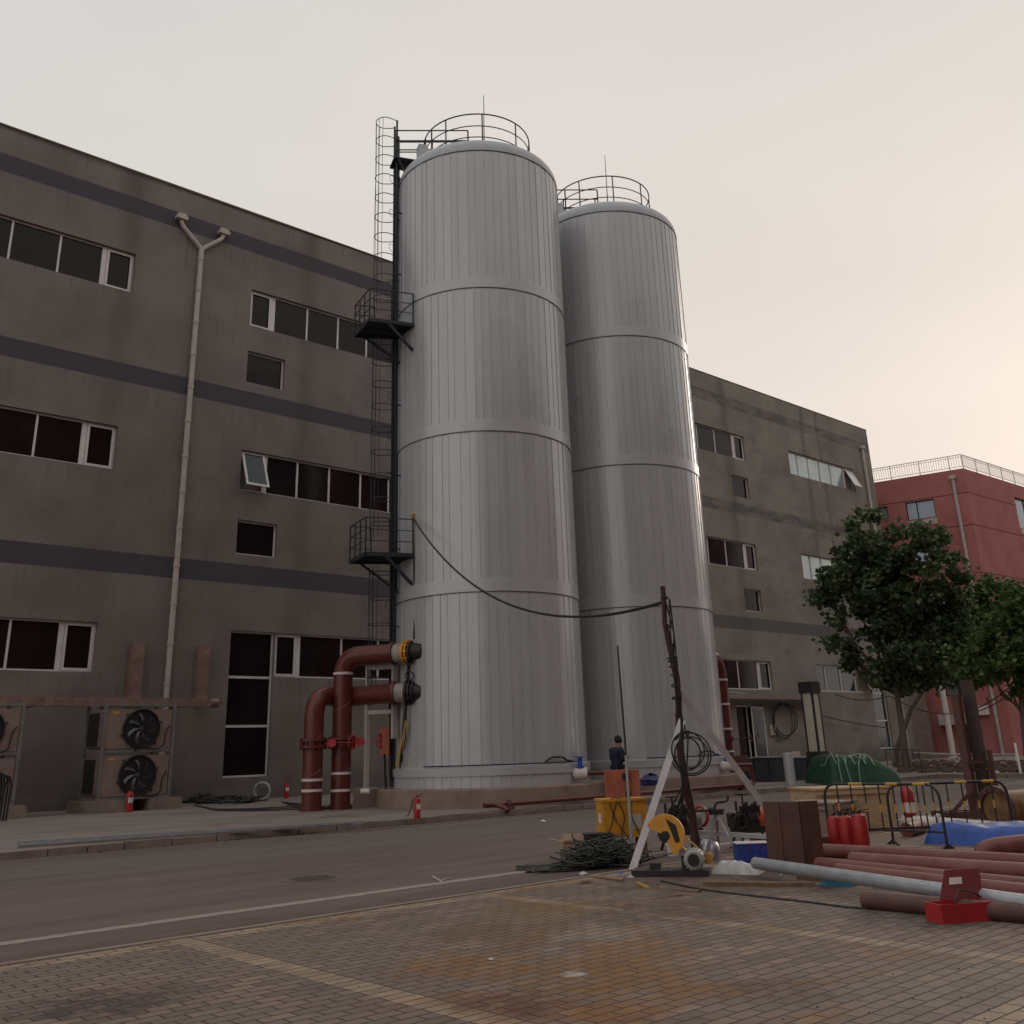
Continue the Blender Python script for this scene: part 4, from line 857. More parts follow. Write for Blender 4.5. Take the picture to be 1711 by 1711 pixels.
# green tarpaulin heap
def heap(name, pl, pr, zt, dp, m, lab, cat, nz=.12, kx=26, ky=12, shape=None, ke=5.5, kf=4):
    a, b = Vector(pl), Vector(pr); d = (b-a); n_ = Vector((-d.y, d.x, 0)).normalized(); q = M(); vs = []; rnd = random.Random(hash(name) % 97 + int(a.x*10))
    ph = [rnd.uniform(0, 6) for _ in range(6)]
    for j in range(ky+1):
        for i in range(kx+1):
            u, v = i/kx, j/ky; e_ = min(1, ke*min(u, 1-u)); f_ = min(1, kf*min(v, 1-v)); pr_ = (shape(u) if shape else 1)
            h = zt*(e_**.5)*(f_**.45)*pr_*(1+nz*math.sin(7*u+ph[0]+3*v)+nz*.8*math.sin(13*u-5*v+ph[1])+nz*.4*math.sin(29*u+ph[2]+11*v)+rnd.uniform(-nz, nz)*.25)
            vs.append(a+d*u+n_*dp*v*(1+.05*math.sin(9*u+ph[3]))+n_*rnd.uniform(-.01, .01)+UP*h)
    q.add(vs, [(j*(kx+1)+i, j*(kx+1)+i+1, (j+1)*(kx+1)+i+1, (j+1)*(kx+1)+i) for j in range(ky) for i in range(kx)], True)
    return solo(name, q, m, lab, cat), vs, kx
gh, gv, gk = heap('green_tarp', G(1392, 1311, S), G(1512, 1306, S), 1.0, 2.2, 'green', 'heap covered with a dark green tarpaulin right of the lamp column', 'tarpaulin', shape=lambda u: .95 if u < .62 else max(.2, .95-(u-.62)*1.9), ke=14, kf=9, nz=.055, kx=40, ky=24)
q = M(); rg_ = random.Random(2)
for k_ in range(9):
    i0 = rg_.randint(4, 22); j0 = rg_.randint(0, 2); pts = []
    di = rg_.choice((.6, 1.0, 1.5, -.5))
    for st_ in range(10):
        i_ = max(1, min(39, int(i0+di*st_))); j_ = min(23, j0+st_ if k_ % 2 else j0+(st_ if st_ < 5 else 9-st_)); pts.append(gv[j_*41+i_]+UP*.03-FWD*.03)
    q.tube(rounded(pts, .2, 3), .026, 6)
solo('pale_hose', q, 'palegreen', 'pale green hoses draped over the green tarpaulin heap', 'hose')

# ================================================================== RED BUILDING AND THE FAR RIGHT
rc = Vector((83.1, 34.3, 0)); dl = Vector((-.265, .964, 0)).normalized(); dr_ = Vector((.9994, -.0359, 0)).normalized(); HR = 23.18
rb = thing('red_building', 'red rendered four storey building at the far right', 'building', tuple(rc))
nl = Vector((-dl.y, dl.x, 0)); nl = nl if nl.dot(rc) < 0 else -nl; nr_ = Vector((dr_.y, -dr_.x, 0))
def rwall(q, o, d, n_, L, H, ops):
    xs = sorted({0, L}|{a for w in ops for a in w[:2]}); zs = sorted({0, H}|{a for w in ops for a in w[2:]}); P3 = lambda s_, z, y=0: o+d*s_-n_*y+UP*z
    for a, b in zip(xs[:-1], xs[1:]):
        for c, e_ in zip(zs[:-1], zs[1:]):
            if any(w[0] < (a+b)/2 < w[1] and w[2] < (c+e_)/2 < w[3] for w in ops): continue
            q.add([P3(a, c), P3(b, c), P3(b, e_), P3(a, e_)], [(0, 1, 2, 3)])
    for (a, b, c, e_) in ops:
        for p, r_ in (((a, c), (a, e_)), ((b, e_), (b, c)), ((a, e_), (b, e_)), ((b, c), (a, c))):
            q.add([P3(*p), P3(*r_), P3(r_[0], r_[1], .3), P3(p[0], p[1], .3)], [(0, 1, 2, 3)])
opl = [(2.75, 5.1, 19.38, 20.98), (6.62, 7.9, 19.8, 20.9), (2.73, 5.1, 15.75, 17.65), (6.6, 7.9, 15.9, 17.4), (2.75, 5.1, 11.9, 13.7), (3.2, 5.1, 4.75, 6.6), (6.55, 7.3, 3.6, 6.6), (2.75, 5.1, 8.2, 10), (2.9, 4.0, .15, 2.3)]
opr = [(8.9, 12.4, 19.1, 21.9), (8.9, 12.4, 15, 17.5), (8.9, 12.4, 11, 13.5), (3, 5.4, 15, 17.2), (3, 5.4, 7.5, 9.8), (8.9, 12.4, 7, 9.5), (8.9, 12.4, 3, 5.5)]
opr = [w for w in opr if w[0] > 6]
q = M(); rwall(q, rc, dl, nl, 30, HR, opl); rwall(q, rc, dr_, nr_, 40, HR, opr); part('wall', q, 'redwall', rb)
q = M(); pz_ = [rc+UP*(HR-.02), rc+dr_*40+UP*(HR-.02), rc+dr_*40+dl*30+UP*(HR-.02), rc+dl*30+UP*(HR-.02)]; q.poly(pz_, .04, UP); part('roof', q, 'concrete', rb)
for ops, d, n__, o in ((opl, dl, nl, rc), (opr, dr_, nr_, rc)):
    for (a, b, c, e_) in ops:
        q = M(); P3 = lambda s_, z, y=0: o+d*s_-n__*y+UP*z; th = .07
        q.bar(P3(a, c+th/2, .2), P3(b, c+th/2, .2), th); q.bar(P3(a, e_-th/2, .2), P3(b, e_-th/2, .2), th); q.bar(P3(a+th/2, c, .21), P3(a+th/2, e_, .21), th); q.bar(P3(b-th/2, c, .21), P3(b-th/2, e_, .21), th)
        if b-a > 1.3: q.bar(P3(a+(b-a)*.62, c, .205), P3(a+(b-a)*.62, e_, .205), th)
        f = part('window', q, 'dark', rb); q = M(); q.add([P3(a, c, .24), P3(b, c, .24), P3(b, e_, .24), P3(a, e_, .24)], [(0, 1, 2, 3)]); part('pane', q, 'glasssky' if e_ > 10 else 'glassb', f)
        if e_ > 12 and b-a > 2: q = M(); q.box(P3((a+b)/2, c-.32, -.02), (b-a, .1, .5), (d, n__, UP)); part('sill', q, 'beige', f)
K_ = None
def fence_line(q, a, b, z, h, step=.14):
    a, b = Vector(a), Vector(b); L = (b-a).length; n = int(L/step)
    q.bar(a+UP*(z+h), b+UP*(z+h), .05); q.bar(a+UP*(z+.18), b+UP*(z+.18), .04); q.bar(a+UP*(z+h-.2), b+UP*(z+h-.2), .03)
    for i in range(n+1):
        p = a.lerp(b, i/n); w = .055 if i % 12 == 0 else .022; q.bar(p+UP*(z+(.0 if i % 12 == 0 else .18)), p+UP*(z+h), w)
q = M(); fence_line(q, rc+dl*30, rc+dl*.05, HR, 1.22, .2); fence_line(q, rc+dr_*.05, rc+dr_*30, HR, 1.22, .2); part('roof_railing', q, 'beige', rb)
for s_, zt in ((.95, 22.4),):
    q = M(); o = rc+dl*s_+nl*.16; q.cyl(o+UP*.2, o+UP*zt, .14, n=12); q.box(o+UP*(zt+.1), (.5, .4, .3), (dl, nl, UP)); z = 2
    while z < zt: q.cyl(o+UP*z, o+UP*(z+.12), .17, n=12); z += 2.4
    part('downpipe', q, 'beige', rb)
q = M(); o = rc+dl*3.9+nl*.5; q.box(o+UP*3.0, (2.4, 1.0, .9), (dl, nl, UP)); part('entrance_canopy', q, 'beige', rb)
q = M(); q.box(rc+dl*1.8+nl*.3+UP*3.55, (.9, .4, .7), (dl, nl, UP)); part('air_conditioner', q, 'strap', rb)
# pale pillars beside the factory corner
q = M(); 
for (x, y_) in ((78.2, 37.0),):
    q.cyl((x, y_, S), (x, y_, 7.2), .22, n=14)
solo('white_pipe_post', q, 'strap', 'tall white pipe standing at the right corner of the factory', 'pipe')
q = M(); q.bx(76.6, 80.2, 39.4, 39.9, 0, 7.0); q.bx(76.5, 80.0, 37.8, 39.4, .1, .5); solo('link_wall', q, 'concrete', 'low grey wall closing the gap between factory and red building', 'wall')
# white railings / pipes and rubble in front of the red building
t_ = thing('white_rail', 'thin white pipe rail on the ground before the red building', 'rail', tuple(G(1600, 1275, S)))
q = M(); a = G(1522, 1268, S); b = G(1702, 1279, S); q.tube([a+UP*.45, (a+b)/2+UP*.42, b+UP*.52], .055, 8); part('rail', q, 'strap', t_)
for f in (0, .5, 1): q = M(); q.cyl(a.lerp(b, f), a.lerp(b, f)+UP*.5, .05, n=8); part('post', q, 'strap', t_)
q = M(); q.bar(G(1697, 1264, S)+UP*.0, G(1706, 1293, S), .09); q.bar(G(1706, 1293, S), G(1704, 1286, S)+UP*1.1, .09); solo('white_post', q, 'strap', 'white post at the right end of the white pipe rail', 'post')
q = M(); p = G(1600, 1281, S)+UP*.35; q.ring(p, .13, .05, 16, -FWD+LAT*.3); q.cyl(p+FWD*.05, p+FWD*.8, .15, n=14); solo('white_pipe_end', q, 'strap', 'open end of a fat white pipe beside the dark red posts', 'pipe')
q = M()
for i in range(700):
    px = random.uniform(1500, 1740); py = random.uniform(1272, 1291); p = G(px, py, S-.01); s_ = random.uniform(.04, .22)
    if p.x < 44: continue
    q.box(p+UP*s_*.25, (s_*1.3, s_, s_*.7), rz=random.random()*3)
solo('rubble', q, 'soil', 'broken concrete and soil between the trees and the red building', 'rubble', kind='stuff')
def litter(px, py, s_, m, lab, z=0, name='litter', cat='litter', grp='scraps of litter on the ground'):
    p = G(px, py, z); q = M(); n = 7; ring = [p+Vector((math.cos(k_*2*math.pi/n)*s_*random.uniform(.6, 1), math.sin(k_*2*math.pi/n)*s_*random.uniform(.5, .9), random.uniform(.002, s_*.25))) for k_ in range(n)]
    q.add(ring+[p+UP*s_*.5], [(k_, (k_+1) % n, n) for k_ in range(n)]); solo(name, q, m, lab, cat, grp)

# crowd barriers
def barrier(a, b, h, lab, feet=True, bars=7, grp='black and yellow crowd barriers', far=False):
    a, b = Vector(a), Vector(b); d = (b-a).normalized(); n_ = Vector((-d.y, d.x, 0)); L = (b-a).length; t_ = thing('crowd_barrier', lab, 'barrier', tuple((a+b)/2), grp)
    q = M(); q.tube(rounded([a+UP*.02, a+UP*h, b+UP*h, b+UP*.02], .24, 8), .021, 8); q.bar(a+UP*.25, b+UP*.25, .03); part('frame', q, 'black', t_)
    for i in range(1, bars+1): q = M(); p = a.lerp(b, i/(bars+1)); q.cyl(p+UP*.25, p+UP*h, .013, n=6); part('bar', q, 'black', t_)
    for p in (a, b):
        q = M(); q.bar(p+UP*.08, p+n_*.2+UP*.0, .03); q.bar(p+UP*.08, p-n_*.2, .03); part('foot', q, 'black', t_)
    if not far:
        q = M()
        for f, w in ((.3, .12), (.62, .1), (.85, .1)): q.cyl(a.lerp(b, f-w/2)+UP*h, a.lerp(b, f+w/2)+UP*h, .0235, n=8)
        for i in range(1, bars+1): p = a.lerp(b, i/(bars+1)); q.cyl(p+UP*(h*.55), p+UP*(h*.68), .016, n=6)
        part('yellow_stripe', q, 'yellowcloth', t_)
barrier(G(1388, 1411), G(1584, 1421), .93, 'left crowd barrier, in front of the plywood crates')
barrier(G(1494, 1413), G(1697, 1403), .90, 'right crowd barrier, in front of the blue tarpaulin')
barrier(G(1484, 1285, S), G(1541, 1292, S), .98, 'far crowd barrier beside the tree trunk', far=True, bars=5)

# ================================================================== TREES
def tree(base, h, crown_c, blobs, nleaf, leaf, lab, key, trunk_r=.2, seed=1, grp='leafy street trees'):
    rnd = random.Random(seed); t_ = thing('street_tree', lab, 'tree', tuple(base), grp); base = Vector(base); cc = Vector(crown_c)
    q = M(); fork = base.lerp(Vector((cc.x, cc.y, base.z)), .25)+UP*(cc.z-base.z)*.42
    q.tube([base, base+UP*.5+(fork-base)*.1, fork], [trunk_r*1.25, trunk_r, trunk_r*.8], 10)
    q.tube([fork, cc, cc+UP*(h-cc.z)*.6], [trunk_r*.8, trunk_r*.45, .04], 8)
    for (bx_, by_, bz_, br) in blobs:
        e_ = Vector((bx_, by_, bz_)); mid = fork.lerp(e_, .5)-UP*.15+Vector((rnd.uniform(-.2, .2), rnd.uniform(-.2, .2), 0)); q.tube([fork+(cc-fork)*rnd.uniform(0, .5), mid, e_], [trunk_r*.4, trunk_r*.25, .03], 6)
    part('trunk', q, 'bark', t_)
    q = M(); tot = sum(b[3]**2.4 for b in blobs)
    for (bx_, by_, bz_, br) in blobs:
        c = Vector((bx_, by_, bz_)); n = int(nleaf*br**2.4/tot); cl = []
        for _ in range(max(5, int(br*br*13))):                       # clumps at the blob's skin
            v = Vector((rnd.gauss(0, 1), rnd.gauss(0, 1), rnd.gauss(0, 1))).normalized()*br*rnd.uniform(.5, 1.28); v.z *= .85; cl.append((c+v, rnd.uniform(.22, .5)))
        for _ in range(n):
            cp, cr = rnd.choice(cl); v = Vector((rnd.gauss(0, 1), rnd.gauss(0, 1), rnd.gauss(0, .75)))*cr*.62; p = cp+v; s_ = leaf*rnd.uniform(.6, 1.3)
            u = Vector((rnd.gauss(0, 1), rnd.gauss(0, 1), rnd.gauss(0, .6))).normalized(); w = u.cross(Vector((rnd.gauss(0, 1), rnd.gauss(0, 1), rnd.gauss(0, 1)))).normalized()
            q.add([p-u*s_*.55, p+w*s_*.45, p+u*s_*.6, p-w*s_*.45], [(0, 1, 2, 3)])
    part('crown', q, key, t_)
def at_depth(base, x, y):                       # a point above/beside base at the same distance
    d = ray(x, y); k_ = math.hypot(base[0], base[1])/math.hypot(d.x, d.y); return CAM+d*k_
def crown_from(base, spots, jit, seed):
    rnd = random.Random(seed); out = []
    for (x, y, r) in spots:
        p = at_depth(base, x, y)+FWD*rnd.uniform(-jit, jit); out.append((p.x, p.y, p.z, r*1.0))
    return out
T1 = G(1518, 1289, S)
sp = [(1442, 872, .6), (1436, 900, .8), (1450, 930, 1.1), (1415, 950, 1.1), (1480, 945, 1.1), (1512, 905, .9), (1530, 935, 1.1), (1390, 985, .9), (1430, 990, 1.3), (1480, 1000, 1.5), (1530, 990, 1.3), (1572, 970, 1.1), (1590, 1010, 1.0), (1560, 1030, 1.3), (1510, 1050, 1.4), (1455, 1045, 1.1), (1410, 1030, .5), (1400, 1065, .5), (1425, 1090, .65), (1447, 1108, .65), (1470, 1120, .7), (1490, 1100, 1.0), (1540, 1090, 1.3), (1585, 1070, 1.2), (1560, 1118, .8), (1385, 1042, .3), (1478, 928, .9), (1492, 958, 1.3), (1462, 965, 1.2), (1500, 1000, 1.4), (1520, 1120, .9), (1555, 1095, 1.2), (1505, 1130, .7), (1592, 1045, 1.1), (1478, 1135, .6), (1530, 1140, .7), (1580, 1130, .7), (1450, 1125, .5)]
tree(T1, 13, at_depth(T1, 1478, 1000), crown_from(T1, sp, 1.8, 3), 23000, .27, 'tallest dark green street tree, its crown in front of the factory corner', 'leaf', .17, 5)
T3 = G(1612, 1287, S)+FWD*9
sp = [(1630, 985, .8), (1645, 1010, 1.0), (1620, 1020, 1.2), (1650, 1045, 1.2), (1615, 1065, 1.5), (1640, 1095, 1.4), (1600, 1105, 1.1)]
tree(T3, 12, at_depth(T3, 1625, 1040), crown_from(T3, sp, 1.2, 4), 7000, .27, 'middle street tree half hidden between the other two', 'leaf2', .15, 6)
T2 = Vector((43.9, 17.7, S)); sp = [(1695, 1005, .75), (1712, 1020, .9), (1675, 1035, .9), (1690, 1060, 1.2), (1650, 1065, .8), (1630, 1100, .8), (1665, 1105, 1.1), (1705, 1105, 1.3), (1740, 1060, 1.5), (1750, 1100, 1.3), (1640, 1125, .55), (1720, 1130, .8)]
tree(T2, 8, at_depth(T2, 1700, 1090), crown_from(T2, sp, 1.0, 9), 9500, .23, 'brighter green street tree at the right edge', 'leaf2', .16, 8)
# overhead cables by the trees
q = M()
for (x0, y0, x1, y1, sg) in ((1485, 1162, 1695, 1140, 1.0), (1630, 1190, 1700, 1150, .1), (1700, 1150, 1760, 1200, .2), (1395, 1160, 1485, 1163, .2)):
    a = at_depth(T2, x0, y0); b = at_depth(T2, x1, y1); q.tube(sagline(a, b, sg, 14), .022, 5)
solo('overhead_cable', q, 'black', 'thin black cables slung between the trees at the right', 'cable')
# ================================================================== MAST AND LEGS
t_ = thing('rusty_mast', 'leaning rusty dark mast propped by two grey legs', 'mast', tuple(MB_))
q = M(); dm = MT-MB_; pts = [MB_+dm*(i/14)+Vector((random.uniform(-.012, .012), random.uniform(-.012, .012), 0))+LAT*.035*math.sin(i*.9) for i in range(15)]; q.tube(pts, [.062-.0016*i+random.uniform(-.006, .008) for i in range(15)], 8); part('pole', q, 'mastbrown', t_)
q = M()
for i in range(11):
    f = random.uniform(.5, .97); p = MB_+dm*f; q.ring(p, .055+random.uniform(0, .02), .012, 12, Vector((random.uniform(-.4, .4), random.uniform(-.4, .4), 1)), 5)
for k_ in range(3): q.tube([MB_+dm*(.95-.13*j)+Vector((random.uniform(-.08, .08), -.05, 0)) for j in range(5)], .012, 5)
part('wound_cable', q, 'black', t_)
for a, b, lb in (((12.36, 9.93, 1.98), (11.17, 10.07, .0), 'left grey leg'), ((12.44, 10.02, 2.42), (14.85, 9.85, .0), 'right grey leg')):
    a, b = Vector(a), Vector(b); d = (b-a).normalized(); x_ = d.cross(FWD).normalized(); q = M(); q.box((a+b)/2, (.10, (b-a).length, .012), (x_, d, x_.cross(d))); q.box((a+b)/2+x_*.045+x_.cross(d)*.045, (.012, (b-a).length, .09), (x_, d, x_.cross(d))); part('leg', q, 'legpaint', t_)
# cable coil on the mast
q = M(); cc = Vector((12.28, 9.78, ZAT((12.3, 9.8), 1140, 1256)))
for k_ in range(4): q.ring(cc+Vector((random.uniform(-.05, .05), random.uniform(-.03, .03), random.uniform(-.06, .03))), .285+random.uniform(-.06, .03), .012, 30, -FWD+LAT*random.uniform(-.6, .6)+UP*random.uniform(-.1, .1))
q.tube(rounded([cc+Vector((-.12, 0, .5)), cc+Vector((-.15, 0, 0)), cc+Vector((-.1, .1, -.6)), cc+Vector((-.05, .4, -.95))], .3), .022, 6); q.tube(rounded([cc+Vector((.02, 0, .3)), cc+Vector((0, .1, -.4)), cc+Vector((-.1, .5, -.95))], .3), .012, 6)
q.tube(rounded([cc+Vector((-.1, 0, .45)), cc+Vector((-.18, 0, .2)), cc+Vector((-.1, 0, -.3)), cc+Vector((-.12, .2, -.95))], .3), .018, 6)
solo('cable_coil', q, 'black', 'coil of thick black cable hung on the rusty mast', 'cable coil')
# thin pole with orange box
tp = G(1058, 1446); t_ = thing('thin_pole', 'thin steel pole carrying the orange box in front of the person', 'pole', tuple(tp)); ztp = ZAT(tp, 1050, 1078)
q = M(); q.cyl(tp, tp+UP*1.5, .022, n=8); part('pole', q, 'grey', t_); q = M(); q.cyl(tp+UP*1.5, tp+UP*(ztp)-LAT*.02, .017, .014, 8); part('upper_rod', q, 'dark', t_)
ob = tp+FWD*.16-LAT*.07; z1 = ZAT(ob, 1050, 1286); z0 = ZAT(ob, 1050, 1331)
t2_ = thing('orange_box', 'faded orange steel box clamped behind the thin pole in front of the person', 'box', (ob.x, ob.y, z0)); q = M(); q.box(ob+UP*(z0+z1)/2, (.50, .22, z1-z0), (LAT, FWD, UP)); part('casing', q, 'orangebox', t2_)
q = M(); q.box(ob+UP*(z0+z1)/2-FWD*.115+LAT*.075, (.01, .012, z1-z0-.02), (LAT, FWD, UP)); q.box(ob+UP*(z1-.09)-FWD*.13+LAT*.05, (.1, .05, .08), (LAT, FWD, UP)); q.box(ob+UP*(z0+.05)-FWD*.12+LAT*.07, (.08, .04, .06), (LAT, FWD, UP)); part('clamp', q, 'greasy', t2_)
# yellow tool chest on legs
yc = G(1050, 1436)+FWD*.75; z0 = .27; z1 = .80; rz_ = R(-33); ax = (Vector((math.cos(rz_), math.sin(rz_), 0)), Vector((-math.sin(rz_), math.cos(rz_), 0)), UP)
t_ = thing('yellow_tool_chest', 'large yellow steel chest on legs behind the left mast leg', 'tool chest', (yc.x, yc.y, 0))
q = M(); q.box(yc+UP*(z0+z1)/2, (.70, .52, z1-z0), ax); part('body', q, 'yellow', t_)
q = M(); q.box(yc+UP*(z1+.02), (.74, .56, .04), ax); q.box(yc+UP*(z1+.03)-ax[1]*.1, (.5, .1, .03), ax); part('lid', q, 'yellow', t_)
for sx in (-1, 1):
    for sy in (-1, 1): q = M(); q.box(yc+ax[0]*.3*sx+ax[1]*.21*sy+UP*.135, (.06, .06, .27), ax); part('leg', q, 'wood', t_)
q = M(); q.box(yc+UP*.5-ax[1]*.263+ax[0]*.18, (.16, .006, .22), ax); part('label_plate', q, 'beige', t_)
q = M(); q.box(yc+UP*.55-ax[0]*.353, (.006, .18, .14), ax); part('warning_sticker', q, 'strap', t_)
q = M()
for k_ in range(4):
    fx = (-.28, -.12, -.15, .12)[k_]; o_ = yc-ax[1]*.28+ax[0]*fx; q.tube(rounded([yc+UP*.86+ax[0]*(.2-.1*k_), o_+UP*.86, o_+ax[0]*(.1, -.1, .16, -.05)[k_]+UP*.58, o_+ax[0]*(-.06, .12, .02, .1)[k_]+UP*.3-ax[1]*.03, o_+ax[0]*(-.1, .25, .3, .05)[k_]-ax[1]*.1+UP*.02], .18), .009, 5)
solo('chest_cables', q, 'black', 'thin black cables trailing down the front of the yellow chest', 'cables')
# chop saw
sb = G(1126, 1467); ax = (LAT*.97-FWD*.24, FWD*.97+LAT*.24, UP); t_ = thing('chop_saw', 'yellow guarded cut-off saw with its grey motor on a black base', 'saw', (sb.x, sb.y, 0))
q = M(); q.box(sb+FWD*.2+UP*.05, (1.0, .38, .07), ax); q.box(sb+FWD*.2+ax[0]*.25+UP*.15, (.2, .2, .2), ax); q.box(sb+FWD*.2-ax[0]*.2+UP*.12, (.14, .14, .08), ax); part('base', q, 'greasy', t_)
sc_ = sb+FWD*.2-ax[0]*.04+UP*.50; q = M(); n = 20; oa = [sc_+(ax[0]*math.cos(a)+UP*math.sin(a))*.255 for a in [R(155)-R(225)*i/n for i in range(n+1)]]; ia = [sc_+(ax[0]*math.cos(a)+UP*math.sin(a))*.06-UP*.01 for a in [R(-70)+R(225)*i/n for i in range(n+1)]]
q.poly(oa+ia, .09, ax[1]); part('blade_guard', q, 'orangey', t_)
q = M(); q.poly([sc_+ax[0]*.02+UP*.2-ax[1]*.048, sc_+ax[0]*.15+UP*.12-ax[1]*.048, sc_+ax[0]*.19-UP*.08-ax[1]*.048, sc_+ax[0]*.13-UP*.1-ax[1]*.048, sc_+ax[0]*.08+UP*.05-ax[1]*.048], .006, ax[1]); part('guard_badge', q, 'black', t_)
q = M(); q.cyl(sc_-ax[1]*.01, sc_+ax[1]*.01, .10, n=28); q.cyl(sc_-ax[1]*.06, sc_+ax[1]*.06, .05, n=12); part('blade', q, 'greasy', t_)
mc_ = sb+FWD*.12+ax[0]*.30+UP*.21; q = M(); q.lathe([(0, -.13), (.10, -.13), (.125, -.11), (.13, .1), (.09, .14), (0, .14)], mc_, 20, ax[1])
for k_ in range(16): a = k_*math.pi/8; q.box(mc_+(ax[0]*math.cos(a)+UP*math.sin(a))*.132, (.012, .2, .012), ax)
part('motor', q, 'grey', t_); q = M(); q.cyl(mc_-ax[1]*.16, mc_-ax[1]*.131, .075, n=16); part('fan_cover', q, 'greasy', t_)
q = M(); q.bar(sc_+ax[1]*.09, mc_+ax[1]*.12, .05, .02); q.bar(sc_+ax[1]*.09+ax[0]*.15+UP*.05, mc_+ax[1]*.12+ax[0]*.15+UP*.03, .015); q.cyl(mc_+ax[1]*.1+ax[0]*.16, mc_+ax[1]*.14+ax[0]*.16, .07, n=12); part('belt_arm', q, 'yellow', t_)
# tangled cable pile
q = M(); rnd = random.Random(5); pa = G(900, 1458); pb = G(1052, 1452)+FWD*.25
for i in range(95):
    f = rnd.betavariate(2.2, 1.3); c = pa.lerp(pb, f)+FWD*rnd.uniform(-.1, .45); hh = .05+.42*max(0, 1-abs(f-.72)/.42)
    pts = [c+LAT*rnd.gauss(0, .26)+FWD*rnd.gauss(0, .16)+UP*(rnd.random()**1.2*hh+.012) for _ in range(rnd.randint(4, 7))]
    q.tube(rounded(pts, .14, 4), rnd.uniform(.007, .013), 5)
for i in range(12): a = pa.lerp(pb, rnd.uniform(.2, .6)); q.tube(rounded([a+UP*.12, pa+FWD*rnd.uniform(-.1, .25)+LAT*rnd.uniform(.1, .5)+UP*.05, pa-LAT*rnd.uniform(-.05, .22)+FWD*rnd.uniform(-.1, .3)+UP*.012], .3), .010, 5)
solo('cable_pile', q, 'cablegreen', 'tangled pile of dark green cables on the road edge', 'cable pile', kind='stuff')
# cardboard box, crate behind the cables
cbx = G(962, 1436); t_ = thing('cardboard_box', 'open brown cardboard box behind the left of the cable pile', 'box', tuple(cbx)); ax = (LAT, FWD, UP); q = M(); c = cbx+FWD*.2
for (o_, s_) in ((LAT*.17, (.01, .3, .24)), (-LAT*.17, (.01, .3, .24)), (FWD*.15, (.34, .01, .24)), (-FWD*.15, (.34, .01, .24))): q.box(c+o_+UP*.12, s_, ax)
q.box(c+UP*.01, (.33, .29, .01), ax); part('body', q, 'card', t_); q = M(); q.poly([c-LAT*.17-FWD*.15+UP*.24, c-LAT*.17+FWD*.15+UP*.24, c-LAT*.4+FWD*.12+UP*.29, c-LAT*.38-FWD*.17+UP*.29], .008, UP+LAT*.2); q.poly([c-LAT*.17+FWD*.15+UP*.24, c+LAT*.17+FWD*.15+UP*.24, c+LAT*.17+FWD*.3+UP*.33, c-LAT*.17+FWD*.3+UP*.33], .008, UP-FWD*.5); part('flap', q, 'card', t_)
c = G(1003, 1437)+FWD*.35; q = M(); q.box(c+UP*.17, (.42, .32, .33), (LAT, FWD, UP)); 
for i in range(5): q.box(c-FWD*.168+LAT*(-.18+.09*i)+UP*.17, (.03, .012, .31), (LAT, FWD, UP))
q.box(c+UP*.345, (.46, .36, .025), (LAT, FWD, UP)); solo('plastic_crate', q, 'greasy', 'black crate half buried in the cable pile', 'crate')
for (x, y, r, h, lb) in ((1036, 1433, .09, .2, 'white plastic pail right of the black crate'), (1128, 1432, .1, .18, 'white pail under the right of the yellow chest')):
    c = G(x, y)+FWD*.2; q = M(); q.lathe([(r*.85, 0), (r, h), (r*1.06, h), (r*1.06, h-.02), (r*.9, h-.02), (r*.8, .02), (0, .02)], c, 18); t_ = thing('pail', lb, 'pail', tuple(c), 'white plastic pails'); part('body', q, 'paper', t_); q = M(); q.tube([c+LAT*r+UP*h, c-FWD*r*1.1+UP*h*.6, c-LAT*r+UP*h], .004, 5); part('handle', q, 'grey', t_)
